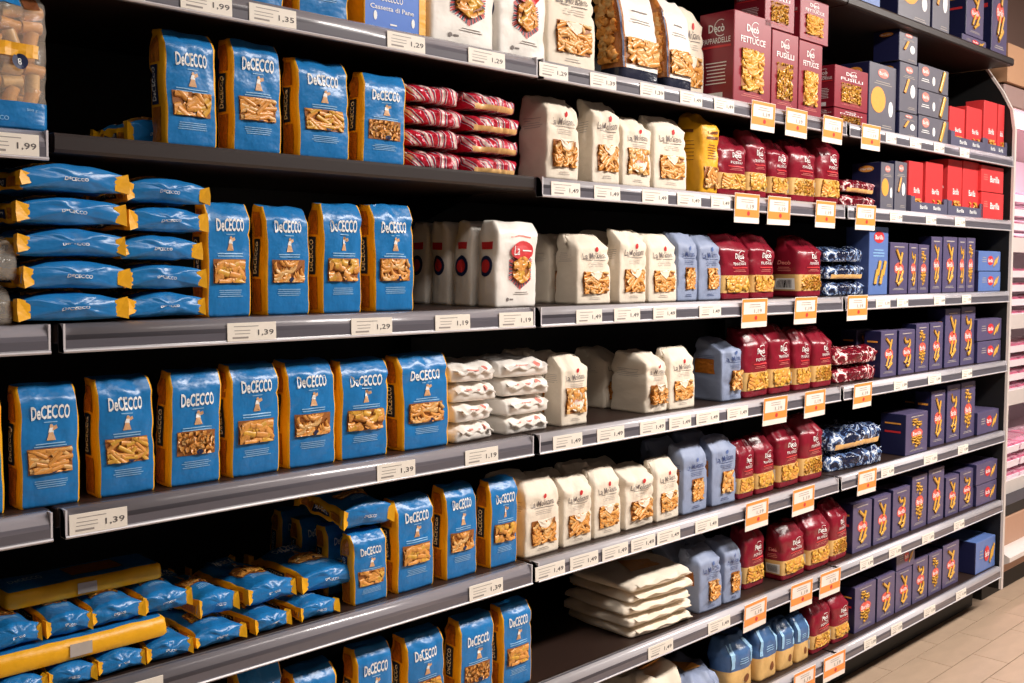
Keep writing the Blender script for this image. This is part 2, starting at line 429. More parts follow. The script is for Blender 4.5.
def kind_cream(v, color='cream'):
    W, H, D = .112, .175, .056
    M1, tx = {'cream': (CREAM, GREYP), 'slate': (SLATE, STEELB)}[color]
    r = random.Random(v * 7 + 3)
    wf = make_warp(W, H, D, v + 100, .004, .8, r.uniform(.35, .7), .03, .0036, lx=r.uniform(-.006, .006), sag=r.uniform(0, .04), cr=.0055)
    parts = []
    body = soft_body(W, H, D, lv(H, n=14), lambda t, z: 1 if t in 'TL' and (t == 'T') else 0, 14, 6, .003).map(wf)
    body.m = [0] * len(body.m)
    parts.append(('body', body.mesh('bag_body', M1, True), None))
    a = G().text('La Molisana', -.002, .119, .074, .0145, off=.004, rot=.06); a.rect(-.03, .034, .1075, .1088, -.0013)
    parts.append(('brand_lettering', a.map(wf).mesh('lettering', tx), None))
    a = G().ell(.004, .134, .0052, .0058, n=12); parts.append(('seal', a.map(wf).mesh('seal', REDP if color == 'cream' else SKYBOX), None))
    a = G().lines(0, .101, 3, .056, .001, .0042, seed=v); b_ = G().lines(0, .016, 2, .04, .001, .004)
    parts.append(('weight_print', b_.map(wf).mesh('weight_print', LGREYP if color == 'cream' else STEELB), None))
    parts.append(('fine_print', a.map(wf).mesh('fine_print', LGREYP if color == 'cream' else STEELB), None))
    if color == 'cream' and v % 4 == 2:
        z0, z1, x0, x1 = .03, .092, -.041, .041
    elif color == 'slate':
        z0, z1, x0, x1 = .03, .085, -.018, .036
    else: z0, z1, x0, x1 = .026, .08, -.038, .042
    a = G().rect(x0, x1, z0, z1, -.0011); parts.append(('window', a.map(wf).mesh('window', PDARK), None))
    a = pasta_geo(x0, x1, z0, z1, ['elbow', 'penne', 'shell', 'penne'][v % 4], v + 20)
    parts.append(('pasta', a.map(wf).mesh('pasta', [PASTA, PASTA3], True), 'window', True))
    if color == 'cream':
        if v % 4 == 2:
            a = G().ell(0, .061, .03, .026, -.0058); parts.append(('round_label', a.map(wf).mesh('round_label', CREAM2), None))
            a = G().text('La Molisana', 0, .062, .036, .007, y=-.0066); parts.append(('label_lettering', a.map(wf).mesh('label_lettering', PINKP), None))
        else:
            a = G().poly([(x0 + .014, z1 + .002), (x1 - .012, z1 + .002), (x1 - .022, z1 - .014), (.006, z1 - .022), (x0 + .024, z1 - .012)], -.0058)
            parts.append(('window_notch', a.map(wf).mesh('window_notch', CREAM), None))
    # gusset: printed text block
    a = G().lines(0, .125, 5, .04, .0012, .005, seed=v + 9)
    a.map(lambda x, y, z: (-W / 2 - .0012, D / 2 - x, z)); parts.append(('side_print', a.map(wf).mesh('side_print', LGREYP if color == 'cream' else STEELB), None))
    if color == 'slate':
        a = G().rect(-.022, .016, .075, .115).map(lambda x, y, z: (-W / 2 - .0014, D / 2 - x, z)); parts.append(('side_picture', a.map(wf).mesh('side_picture', SIDEWIN), None))
    return W, H, D, parts

def kind_white(v):
    """white film packet, red oval brand badge over a window ringed by red and navy stripes"""
    W, H, D = .125, .18, .06
    wf = make_warp(W, H, D, v + 140, .006, .86, .3, .03, .0034, lx=random.Random(v).uniform(-.006, .008))
    body = soft_body(W, H, D, lv(H, n=14), lambda t, z: 0, 14, 5, .005).map(wf)
    parts = [('body', body.mesh('packet_body', WHITEF, True), None)]
    hexa = lambda k, c=(.006, .078): [(c[0] + .04 * k * math.cos(PI / 6 + PI / 3 * i), c[1] + .042 * k * math.sin(PI / 6 + PI / 3 * i)) for i in range(6)]
    a = G()
    ho, hi = hexa(1.0), hexa(.74)
    for i in range(6):
        j = (i + 1) % 6
        for k in range(9):
            t0, t1 = k / 9, (k + .6) / 9
            q = lambda A, B, t: (A[0] + (B[0] - A[0]) * t, -.0012, A[1] + (B[1] - A[1]) * t)
            a.add([q(hi[i], hi[j], t0), q(ho[i], ho[j], t0), q(ho[i], ho[j], t1), q(hi[i], hi[j], t1)], [(0, 1, 2, 3)], k % 2)
    parts.append(('striped_border', a.map(wf).mesh('striped_border', [REDP, NAVYP]), None))
    a = G().poly(hexa(.74), -.0011); parts.append(('window', a.map(wf).mesh('window', PDARK), None))
    a = pasta_geo(-.022, .034, .05, .106, 'shell', v + 60, y=-.0018)
    pl = []
    hh = hexa(.74)
    for i in range(6):
        j = (i + 1) % 6; e = Vector((hh[j][0] - hh[i][0], 0, hh[j][1] - hh[i][1])); pl.append(((hh[i][0], 0, hh[i][1]), (e.z, 0, -e.x)))
    a.clip(pl); parts.append(('pasta', a.map(wf).mesh('pasta', [PASTA, PASTA2], True), 'window', True))
    a = G().ell(.006, .118, .034, .019, -.0058); parts.append(('brand_badge', a.map(wf).mesh('badge', REDP), None))
    a = G().text('La', -.012, .119, .016, .02, y=-.0068, off=.004); a.rect(.004, .032, .116, .1185, -.0068)
    parts.append(('brand_lettering', a.map(wf).mesh('lettering', WHITEP), None))
    a = G().lines(.006, .146, 1, .078, .0035, .003); parts.append(('headline', a.map(wf).mesh('headline', PINKP), None))
    a = G().lines(.012, .03, 2, .05, .0012, .004); b_ = G().ell(-.028, .016, .004, .004, n=10); parts.append(('round_mark', b_.map(wf).mesh('round_mark', GREYP), None)); b_ = G().rect(-.022, -.012, .0145, .0175); parts.append(('weight_print', b_.map(wf).mesh('weight_print', GREYP), None))
    parts.append(('fine_print', a.map(wf).mesh('fine_print', GREYP), None))
    a = G().ell(0, .085, .021, .022, mi=0); a.ell(0, .085, .014, .014, -.002, mi=1); a.rect(-.016, .016, .12, .135, mi=1); a.map(lambda x, y, z: (-W / 2 - .0012 + (y + .0012), D / 2 - x, z))
    parts.append(('side_badge', a.map(wf).mesh('side_badge', [NAVYP, REDP]), None))
    return W, H, D, parts

def logo_deco(g, cx, cz, s, y=-.0014, mi=0):
    g.text('Dec\u00f2', cx, cz, .046 * s, .018 * s, y, .02, mi)
    for a0 in range(4, 20):
        t0, t1 = PI * a0 / 12, PI * (a0 + 1) / 12
        g.add([(cx + .012 * s + q * s * math.cos(t), y - .0002, cz + q * s * math.sin(t)) for q, t in ((.017, t0), (.0188, t0), (.0188, t1), (.017, t1))], [(0, 1, 2, 3)], mi)
    return g

def kind_maroon(v):
    W, H, D = .112, .18, .07
    r = random.Random(v * 3 + 1)
    wf = make_warp(W, H, D, v + 180, .006, .74, r.uniform(.4, .75), .08, .0042, lx=r.uniform(-.008, .008), sag=r.uniform(0, .06))
    zb0, zb1 = .1, .36
    def mf(t, z): return 1 if zb0 < z < zb1 and t != 'B' else 0
    body = soft_body(W, H, D, lv(H, zb0 * H, zb1 * H, n=14), mf, 14, 6, .008, 3).map(wf).split()
    parts = [('body', body[0].mesh('bag_body', MAROON, True), None), ('window', body[1].mesh('window', SANDF, True), None)]
    a = pasta_geo(-W / 2 + .008, W / 2 - .008, zb0 * H + .002, zb1 * H - .002, ['penne', 'shell', 'elbow', 'spiral'][v % 4], v + 80, -.0005, 46)
    parts.append(('pasta', a.map(wf).mesh('pasta', [PASTA2, PASTA], True), 'window', True))
    a = logo_deco(G(), .008, .118, .8); a.text('PENNE RIGATE' if v % 2 else 'FUSILLI', .008, .097, .05, .0075)
    parts.append(('brand_lettering', a.map(wf).mesh('lettering', WHITEP), None))
    a = G().rect(-.025, .042, .084, .087); parts.append(('red_rule', a.map(wf).mesh('red_rule', REDP), None))
    a = G().lines(.008, .079, 2, .056, .001, .004); parts.append(('fine_print', a.map(wf).mesh('fine_print', PINKP), None))
    # gusset: brand, text and barcode panel
    b = G().rect(-.026, .026, .022, .054, mi=0)
    for k in range(12): b.rect(-.02 + k * .0033, -.0185 + k * .0033, .027, .05, -.0022, 1, 2, 1)
    b.map(lambda x, y, z: (-W / 2 - .0012 + (y + .0012), D / 2 - x, z)); parts.append(('barcode_panel', b.map(wf).mesh('barcode', [WHITEP, INK]), None))
    b = G().text('Dec\u00f2', 0, .1, .034, .012, off=.02); b.lines(0, .085, 3, .036, .0014, .005); b.map(lambda x, y, z: (-W / 2 - .0014, D / 2 - x, z))
    parts.append(('side_lettering', b.map(wf).mesh('side_lettering', PINKP), None))
    return W, H, D, parts

def kind_denim(v):
    """short bag, blue film above and a sand-coloured lower half"""
    W, H, D = .1, .15, .07
    r = random.Random(v + 4)
    wf = make_warp(W, H, D, v + 220, .007, .74, r.uniform(.3, .6), .12, .0045, lx=r.uniform(-.004, .006))
    zs = .42
    body = soft_body(W, H, D, lv(H, zs * H, n=12), lambda t, z: 1 if z < zs else 0, 10, 5, .012, 3).map(wf).split()
    parts = [('body', body[0].mesh('bag_body', DENIM, True), None), ('window', body[1].mesh('window', SANDF, True), None)]
    for xa_ in (-.045, .03): parts.append(('pale_stripe', G().rect(xa_, xa_ + .014, .07, .135).map(wf).mesh('pale_stripe', PALEP), None))
    a = G().lines(0, .09, 3, .034, .002, .006); parts.append(('fine_print', a.map(wf).mesh('fine_print', PALEP), None))
    a = G().ell(.012, .033, .011, .012, n=14); parts.append(('badge', a.map(wf).mesh('badge', BROWNP), None))
    return W, H, D, parts

def kind_yellow(v):
    W, H, D = .1, .19, .07
    wf = make_warp(W, H, D, 301, .006, .8, .5, .1, .004, lx=.006, sag=.06)
    body = soft_body(W, H, D, lv(H, n=14), lambda t, z: 0, 10, 5, .006).map(wf)
    parts = [('body', body.mesh('bag_body', YBAG, True), None)]
    a = G().lines(.004, .135, 2, .07, .006, .012); a.lines(.004, .108, 6, .06, .0016, .006); parts.append(('front_print', a.map(wf).mesh('front_print', BROWNP), None))
    a = G().rect(-.04, .044, .012, .06, -.0011); parts.append(('window', a.map(wf).mesh('window', PDARK), None))
    a = pasta_geo(-.04, .044, .012, .06, 'penne', 88); parts.append(('pasta', a.map(wf).mesh('pasta', [PASTA, PASTA3], True), 'window', True))
    a = G().lines(0, .14, 1, .04, .006, .01); a.lines(0, .12, 6, .04, .0014, .009); a.map(lambda x, y, z: (-W / 2 - .0012, D / 2 - x, z)); parts.append(('side_print', a.map(wf).mesh('side_print', BROWNP), None))
    return W, H, D, parts

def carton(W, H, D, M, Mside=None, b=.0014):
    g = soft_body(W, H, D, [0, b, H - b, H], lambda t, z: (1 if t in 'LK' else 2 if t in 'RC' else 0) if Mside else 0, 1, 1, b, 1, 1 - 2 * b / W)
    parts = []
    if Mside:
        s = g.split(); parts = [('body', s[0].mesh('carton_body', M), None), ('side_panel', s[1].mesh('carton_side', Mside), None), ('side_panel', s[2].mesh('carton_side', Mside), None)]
    else: parts = [('body', g.mesh('carton_body', M), None)]
    # closing flap on the top
    f = G().box(-W / 2 + .004, W / 2 - .004, D * .12, D * .56, H - .0005, H + .0012); parts.append(('top_flap', f.mesh('top_flap', M), None))
    return parts
def on_left(g, W, D):
    return g.map(lambda x, y, z: (-W / 2 + y, D / 2 - x, z))

def kind_decobox(v):
    W, H, D = .13, .2, .1
    parts = carton(W, H, D, MAROONB)
    a = logo_deco(G(), -.002, .168, .9, -.0008); a.text('FUSILLI' if v % 2 else 'FETTUCCE', 0, .142, .086, .014, -.0008, .01)
    parts.append(('brand_lettering', a.mesh('lettering', WHITEP), None))
    a = G().rect(-.04, .036, .03, .122, -.0006, 1, 1); parts.append(('window', a.mesh('window', PDARK), None))
    a = pasta_geo(-.04, .036, .03, .122, 'spiral' if v % 2 else 'elbow', v + 31, -.001, 60, 1.2); parts.append(('pasta', a.mesh('pasta', [PASTA2, PASTA], True), 'window', True))
    a = G().lines(0, .022, 2, .08, .001, .004, -.0008); parts.append(('fine_print', a.mesh('fine_print', PINKP), None))
    a = logo_deco(G(), 0, .165, 1, -.0008); a.text('PAPPARDELLE', 0, .138, .08, .012, -.0008, .01); a.lines(0, .088, 7, .062, .0022, .0075, -.0008, seed=v); a.rect(-.03, .02, .006, .024, -.0008, 1, 1)
    on_left(a, W, D); parts.append(('side_lettering', a.mesh('side_lettering', WHITEP), None))
    a = G().rect(-.042, .042, .122, .127, -.0008, 1, 1); on_left(a, W, D); parts.append(('side_rule', a.mesh('side_rule', REDP), None))
    return W, H, D, parts

def badge(g, cx, cz, s, y=-.0008):
    g.ell(cx, cz, .024 * s, .013 * s, y, 20, 0); g.text('Barilla', cx, cz, .036 * s, .010 * s, y - .0004, .01, 1); return g

def kind_indigo(v):
    W, H, D = .14, .17, .07
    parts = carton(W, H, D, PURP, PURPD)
    a = badge(G(), 0, .085, 1.5); parts.append(('brand_badge', a.mesh('badge', [CORAL, WHITEP]), None))
    a = G(); r = random.Random(v)
    st = v % 4
    spots = [((-.012, .132), -.7), ((.012, .118), 1.1), ((-.014, .058), 1.1), ((.006, .04), .6), ((.016, .06), 1.0)]
    for (x, z), q in spots:
        q += r.uniform(-.2, .2); d = (math.cos(q), 0, math.sin(q))
        if st in (0, 1): a.tube((x, -.003, z), d, .042, .006, 7, 0, .5)
        elif st == 2: a.tube((x, -.003, z), d, .034, .0065, 7, 0, .5, .5, 3)
        else:
            g2 = pasta_geo(x - .02, x + .02, z - .016, z + .016, 'spiral', v, n=4, big=1.2); a.add(g2.v, g2.f)
    parts.append(('pasta_picture', a.mesh('pasta_picture', PASTA2, True), None))
    a = G().lines(0, .155, 1, .1, .003, .004, -.0008); a.lines(0, .018, 2, .09, .0014, .004, -.0008); parts.append(('fine_print', a.mesh('fine_print', LGREYP), None))
    for z0_, z1_, m_ in ((.128, .134, ORNGP), (.092, .1, REDP)): parts.append(('side_print', on_left(G().rect(-.022, .022, z0_, z1_, -.0008, 1, 1), W, D).mesh('side_print', m_), None))
    return W, H, D, parts

def kind_indigobrick(v):
    """carton lying on its long edge"""
    W, H, D = .25, .075, .1
    parts = carton(W, H, D, SKYBOX if v % 2 else PURP, PURPD)
    a = badge(G(), .01, .04, 1.4); parts.append(('brand_badge', a.mesh('badge', [REDP, WHITEP]), None))
    a = G()
    for q in range(3): a.tube((.056 + q * .016, -.0012, .03 + q * .006), (.6, 0, .8), .035, .005, 6, 0, .15)
    parts.append(('pasta_picture', a.mesh('pasta_picture', PASTA2, True), None))
    a = G().lines(-.06, .05, 3, .05, .002, .008, -.0008); parts.append(('fine_print', a.mesh('fine_print', LGREYP), None))
    return W, H, D, parts

def kind_greybox(v):
    W, H, D = .12, .19, .09
    parts = carton(W, H, D, GREYBOX, PURPD)
    a = badge(G(), 0, .165, 1.0); parts.append(('brand_badge', a.mesh('badge', [PINKP, WHITEP]), None))
    a = G()
    if v % 2 == 0: a.ell(-.02, .09, .032, .036, -.0008, 24, 0); a.ell(.036, .07, .01, .022, -.0008, 14, 1)
    else:
        a.tube((-.018, -.003, .1), (.4, 0, .9), .06, .006, 7, 0, .4); a.ell(.026, .085, .016, .026, -.0008, 16, 1)
    parts.append(('front_picture', a.mesh('front_picture', [ORNGP, WHITEP]), None))
    a = G().lines(0, .14, 2, .08, .002, .006, -.0008); a.lines(.02, .02, 2, .05, .002, .006, -.0008); parts.append(('fine_print', a.mesh('fine_print', LGREYP), None))
    a = badge(G(), 0, .165, 1.0); on_left(a, W, D); parts.append(('side_badge', a.mesh('side_badge', [ORNGP, WHITEP]), None))
    return W, H, D, parts

def kind_greybrick(v):
    W, H, D = .22, .075, .09
    parts = carton(W, H, D, GREYBOX, PURPD)
    a = badge(G(), -.06, .055, 1.1); parts.append(('brand_badge', a.mesh('badge', [PINKP, WHITEP]), None))
    a = G().tube((.06, -.003, .036), (.45, 0, .9), .07, .009, 8, 0, .4); parts.append(('pasta_picture', a.mesh('pasta_picture', PASTA2, True), None))
    a = G().ell(0, .032, .01, .014, -.0008, 14); parts.append(('white_mark', a.mesh('white_mark', WHITEP), None)); a = G().lines(-.06, .03, 2, .06, .002, .006, -.0008); parts.append(('fine_print', a.mesh('fine_print', WHITEP), None))
    return W, H, D, parts

def kind_redbox(v):
    W, H, D = .15, .18, .06
    parts = carton(W, H, D, REDBOX)
    a = G().text('Barilla', .01, .075, .062, .02, -.0008, .01); parts.append(('brand_lettering', a.mesh('lettering', WHITEP), None))
    a = pasta_geo(-.02, .05, .012, .045, 'penne', v + 3, -.001, 14); parts.append(('pasta_picture', a.mesh('pasta_picture', [PASTA, PASTA2], True), None))
    a = G().text('Barilla', 0, .09, .036, .012, -.0008, .01); on_left(a, W, D); parts.append(('side_lettering', a.mesh('side_lettering', WHITEP), None))
    return W, H, D, parts
def kind_redbrick(v):
    W, H, D = .22, .08, .1
    parts = carton(W, H, D, REDBOX)
    a = G().text('Barilla', .02, .04, .09, .02, -.0008, .01); parts.append(('brand_lettering', a.mesh('lettering', WHITEP), None))
    a = G().lines(-.07, .05, 3, .04, .002, .007, -.0008); parts.append(('fine_print', a.mesh('fine_print', PINKP), None))
    return W, H, D, parts
def kind_skybox(v):
    W, H, D = .13, .23, .07
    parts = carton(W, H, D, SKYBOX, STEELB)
    a = badge(G(), 0, .195, 1.5); parts.append(('brand_badge', a.mesh('badge', [REDP, WHITEP]), None))
    a = G()
    for q in range(4): a.tube((-.02 + q * .018, -.003, .06 + (q % 2) * .03), (.3, 0, .9), .05, .008, 7, 0, .4)
    parts.append(('pasta_picture', a.mesh('pasta_picture', PASTA2, True), None))
    a = G().lines(0, .15, 3, .08, .003, .01, -.0008); parts.append(('fine_print', a.mesh('fine_print', PALEP), None))
    return W, H, D, parts

STRIPE_R = stripe_mat('red_striped_cellophane', [(0, (190, 24, 50)), (.36, (232, 214, 218)), (.5, (50, 40, 84)), (.68, (204, 40, 66)), (.88, (226, 206, 200))], 6.5, .7, .12, 1.0, 9)
STRIPE_M = stripe_mat('maroon_cellophane', [(0, (104, 18, 32)), (.5, (150, 40, 54)), (.56, (236, 214, 208)), (.62, (122, 22, 36))], 26, .3, .12, .9, 1.5, True)
STRIPE_N = stripe_mat('navy_cellophane', [(0, (28, 34, 58)), (.49, (84, 108, 150)), (.56, (214, 224, 236)), (.6, (40, 50, 86))], 26, .3, .12, .9, 1.5, True)
def kind_cello(v, M=None, long=True):
    """crinkled cellophane packet lying flat, pasta showing along its front edge"""
    W, H, D = .22, .05, .12
    wf = make_warp(W, H, D, v + 400, .009, .7, .25, .06, .009, cr=.008, zfit=.86)
    body = soft_body(W, H, D, [0, .004, .01, .015, .02, .026, .032, .038, .044, H], lambda t, z: 1 if z < .3 and t == 'F' and v % 2 else 0, 26, 6, .016, 3).map(wf).split()
    parts = [('body', body[0].mesh('packet_body', M, True), None)]
    if 1 in body: parts.append(('window', body[1].mesh('window', PASTA3, True), None))
    # crimped ends
    for s in (-1, 1):
        a = G(); n = 7
        for k in range(n):
            y0, y1 = .016 + (D - .032) * k / n, .016 + (D - .032) * (k + 1) / n
            dz = .005 if k % 2 else -.005
            a.add([(s * (W / 2 - .004), y0, .024 - dz), (s * (W / 2 - .004), y1, .024 + dz), (s * (W / 2 + .014), y1, .026 + dz * 1.6), (s * (W / 2 + .014), y0, .026 - dz * 1.6),
                   (s * (W / 2 - .004), y0, .026 - dz), (s * (W / 2 - .004), y1, .026 + dz), (s * (W / 2 + .014), y1, .028 + dz * 1.6), (s * (W / 2 + .014), y0, .028 - dz * 1.6)],
                  [(0, 1, 2, 3), (7, 6, 5, 4), (0, 3, 7, 4), (1, 5, 6, 2)])
        parts.append(('crimped_end', a.mesh('crimped_end', M), None))
    return W, H, D, parts

def kind_pillow(v, M=None, logo=True):
    """paper or film packet lying flat, end fold to the front"""
    W, H, D = .15, .04, .17
    wf = make_warp(W, H, D, v + 500, .006, .7, .1, .03, .006, cr=.007, zfit=.87)
    body = soft_body(W, H, D, [0, .004, .01, .017, .024, .031, H], lambda t, z: 0, 20, 8, .006, 3).map(wf)
    parts = [('body', body.mesh('packet_body', M, True), None)]
    # folded paper end lip
    a = G()
    n = 10
    for k in range(n):
        x0, x1 = -W * .42 + W * .84 * k / n, -W * .42 + W * .84 * (k + 1) / n
        z0, z1 = .018 + .004 * math.sin(k * 1.7 + v), .018 + .004 * math.sin((k + 1) * 1.7 + v)
        a.add([(x0, .002, z0 + .007), (x1, .002, z1 + .007), (x1, -.011, z1 + .001), (x0, -.011, z0 + .001), (x0, .002, z0), (x1, .002, z1), (x1, -.0105, z1 - .0015), (x0, -.0105, z0 - .0015)],
              [(0, 3, 2, 1), (4, 5, 6, 7), (3, 7, 6, 2)])
    parts.append(('end_fold', a.mesh('end_fold', M), None))
    if logo:
        a = G().ell(.036, .028, .008, .0065, -.003, 12); a.lines(-.01, .026, 1, .05, .003, .003, -.003); parts.append(('red_print', a.map(wf).mesh('red_print', PINKP), None))
    else:
        a = G().poly([(-.03, .04), (.04, .03), (.045, .09), (0, .12)], 0).map(lambda x, y, z: (x, z, H + .0025)); parts.append(('window', a.map(wf).mesh('window', PASTA), None))
    return W, H, D, parts

CLEAR = mat('clear_cellophane', (240, 232, 220), .12, .02, 60, .5, 60, alpha=.22)
def kind_clear(v):
    """clear packet of big tubes with a blue foot"""
    W, H, D = .15, .26, .08
    wf = make_warp(W, H, D, v + 600, .006, .85, .2, .1, .004)
    body = soft_body(W, H, D, lv(H, .05, n=14), lambda t, z: 1 if z < .05 / H else 0, 10, 4, .014, 3).map(wf).split()
    parts = [('film', body[0].mesh('film', CLEAR, True), None), ('foot_band', body[1].mesh('foot_band', BLUE, True), None)]
    a = G(); r = random.Random(3)
    for k in range(7):
        for j in range(4):
            for q in range(2):
                if k == 3 and q == 0: continue
                a.tube((-.054 + j * .036 + r.uniform(-.003, .003), .02 + q * .036, .062 + k * .026), (r.uniform(-.4, .4), 0, 1) if r.random() < .6 else (1, 0, r.uniform(-.3, .3)), .034, .0125, 10, r.choice((0, 1)), .95)
    parts.append(('pasta', a.mesh('pasta', [PASTA3, PASTA], True), None, True))
    a = G().rect(-.05, .058, .13, .155, -.0015, mi=0); parts.append(('amber_band', a.map(wf).mesh('amber_band', YBAG), None))
    a = G().ell(.024, .122, .014, .014, -.003, mi=0); a.text('8', .024, .122, .007, .012, -.004, mi=1); parts.append(('navy_seal', a.map(wf).mesh('navy_seal', [NAVYP, WHITEP]), None))
    a = G().rect(-.04, .03, .225, .245, -.0015, mi=0); a.rect(.034, .06, .222, .25, -.0015, mi=1); parts.append(('top_print', a.map(wf).mesh('top_print', [BLUE, BROWNP]), None))
    a = G().text('500 g', .045, .036, .02, .006, -.0014); a.text('DeCECCO', -.02, .018, .05, .008); parts.append(('lettering', a.map(wf).mesh('lettering', PALEP), None))
    return W, H, D, parts
def kind_clearflat(v):
    W, H, D = .15, .06, .12
    wf = make_warp(W, H, D, v + 650, .009, .7, .3, .06, .006)
    body = soft_body(W, H, D, [0, .005, .012, .022, .034, .046, H], lambda t, z: 0, 10, 4, .02, 3).map(wf)
    parts = [('film', body.mesh('film', CLEAR, True), None)]
    a = G(); r = random.Random(v)
    for k in range(26): a.tube((r.uniform(-.055, .055), r.uniform(.02, .1), r.uniform(.014, .046)), (r.uniform(-1, 1), r.uniform(-1, 1), r.uniform(-.3, .3)), .03, .008, 7, r.choice((0, 1)), .95)
    parts.append(('pasta', a.mesh('pasta', [PASTA3, SIDEWIN], True), None, True))
    return W, H, D, parts

def kind_gift(v):
    """tall clear pasta bag with a white paper label and a dark foot"""
    W, H, D = .115, .25, .07
    wf = make_warp(W, H, D, v + 700, .006, .8, .35, .08, .003, lx=-.022, ly=.012)
    body = soft_body(W, H, D, lv(H, .03, n=14), lambda t, z: 1 if z < .03 / H else (2 if t in 'LK' else 0), 10, 4, .012, 3).map(wf).split()
    parts = [('body', body[0].mesh('bag_body', WHITEF, True), None), ('foot', body[1].mesh('foot', mat('ink_blue_film', (34, 36, 54), .2, .1, 60, .3, 60), True), None), ('side_window', body[2].mesh('side_window', SIDEWIN, True), None)]
    a = pasta_geo(-.03, .03, .04, .2, 'shell', v, -.001, 60, 1.3).map(lambda x, y, z: (-W / 2 + y, D / 2 - x, z)); parts.append(('pasta', a.map(wf).mesh('pasta', [PASTA, PASTA3], True), 'side_window', True))
    a = G().rect(-.045, .05, .04, .105, -.0011); parts.append(('window', a.map(wf).mesh('window', PDARK), None))
    a = pasta_geo(-.045, .05, .04, .105, 'rigatoni', v + 5, n=40, big=1.3); parts.append(('pasta', a.map(wf).mesh('pasta', [PASTA, PASTA3], True), 'window', True))
    a = G().lines(0, .17, 1, .06, .003, .004); parts.append(('headline', a.map(wf).mesh('headline', GREYP), None)); a = G().lines(0, .15, 2, .07, .0015, .006); parts.append(('fine_print', a.map(wf).mesh('fine_print', GREYP), None))
    a = G().rect(-W / 2 + .001, -W / 2 + .006, .03, .22, -.0016, 1, 14); parts.append(('dark_edge', a.map(wf).mesh('dark_edge', NAVYP), None))
    return W, H, D, parts

def kind_blueform(v):
    """flat-sided blue carton with yellow edges"""
    W, H, D = .1, .2, .066
    parts = carton(W, H, D, BLUEC, YELLOW)
    a = G().rect(W / 2 - .012, W / 2 - .001, .001, H - .002, -.0007, 1, 1); parts.append(('yellow_edge', a.mesh('yellow_edge', YELLOW), None))
    a = G().text('DeCECCO', -.006, .062, .034, .013, -.0009, .012); a.text('Cassetta di Pane', -.006, .043, .07, .009, -.0009, .008)
    a.ell(-.033, .026, .0028, .009, -.0009, 10); a.ell(.028, .024, .0028, .009, -.0009, 10); a.lines(-.004, .012, 1, .014, .003, .003, -.0009)
    parts.append(('brand_lettering', a.mesh('lettering', WHITEP), None))
    return W, H, D, parts

def kind_tray(v):
    """low open card tray"""
    W, H, D = .3, .05, .12
    g = G(); t = .003
    g.box(-W / 2, W / 2, 0, D, 0, t); g.box(-W / 2, W / 2, D - t, D, t, H); g.box(-W / 2, -W / 2 + t, t, D - t, t, H); g.box(W / 2 - t, W / 2, t, D - t, t, H)
    n = 10        # front wall dips in the middle
    for k in range(n):
        x0, x1 = -W / 2 + W * k / n, -W / 2 + W * (k + 1) / n
        g.box(x0, x1, 0, t, t, H * (.95 if k in (0, n - 1) else .62))
    parts = [('tray_body', g.mesh('tray_body', TRAYM), None)]
    a = G().text('Barilla', -.05, .017, .06, .012, -.0008, .01); a.text('Barilla', .06, .017, .06, .012, -.0008, .01); parts.append(('brand_lettering', a.mesh('lettering', WHITEP), None))
    return W, H, D, parts

MAKE = {'blue': kind_blue, 'blueflat': lambda v: kind_blue(v, True), 'long': kind_long, 'cream': kind_cream, 'slate': lambda v: kind_cream(v, 'slate'), 'white': kind_white,
        'maroon': kind_maroon, 'denim': kind_denim, 'yellow': kind_yellow, 'decobox': kind_decobox, 'indigo': kind_indigo, 'brick': kind_indigobrick,
        'greybox': kind_greybox, 'greybrick': kind_greybrick, 'redbox': kind_redbox, 'redbrick': kind_redbrick, 'skybox': kind_skybox,
        'cellored': lambda v: kind_cello(v, STRIPE_R), 'cellomaroon': lambda v: kind_cello(v, STRIPE_M), 'cellonavy': lambda v: kind_cello(v, STRIPE_N),
        'whitepillow': lambda v: kind_pillow(v, WHITEF), 'creampillow': lambda v: kind_pillow(v, CREAM, False), 'slatepillow': lambda v: kind_pillow(v, SLATE, False),
        'clear': kind_clear, 'clearflat': kind_clearflat, 'gift': kind_gift, 'blueform': kind_blueform, 'tray': kind_tray}
NVAR = {'blue': 8, 'blueflat': 5, 'long': 2, 'cream': 4, 'slate': 3, 'white': 3, 'maroon': 4, 'denim': 4, 'indigo': 4, 'brick': 2, 'greybox': 2, 'redbox': 2,
        'cellored': 4, 'cellomaroon': 3, 'cellonavy': 3, 'whitepillow': 4, 'creampillow': 4, 'decobox': 2, 'gift': 2, 'clearflat': 2}
NAME = {'blue': 'pasta_packet', 'blueflat': 'pasta_packet', 'long': 'spaghetti_packet', 'cream': 'pasta_bag', 'slate': 'pasta_bag', 'white': 'pasta_packet', 'maroon': 'pasta_bag',
        'denim': 'pasta_bag', 'yellow': 'pasta_bag', 'decobox': 'pasta_box', 'indigo': 'pasta_box', 'brick': 'pasta_box', 'greybox': 'pasta_box', 'greybrick': 'pasta_box',
        'redbox': 'pasta_box', 'redbrick': 'pasta_box', 'skybox': 'pasta_box', 'cellored': 'cellophane_packet', 'cellomaroon': 'cellophane_packet', 'cellonavy': 'cellophane_packet',
        'whitepillow': 'pasta_packet', 'creampillow': 'pasta_packet', 'slatepillow': 'pasta_packet', 'clear': 'clear_packet', 'clearflat': 'clear_packet', 'gift': 'gift_pasta_bag',
        'blueform': 'pasta_box', 'tray': 'display_tray'}
CAT = {'cellored': 'packet', 'cellomaroon': 'packet', 'cellonavy': 'packet', 'tray': 'tray'}
_ctr = {}
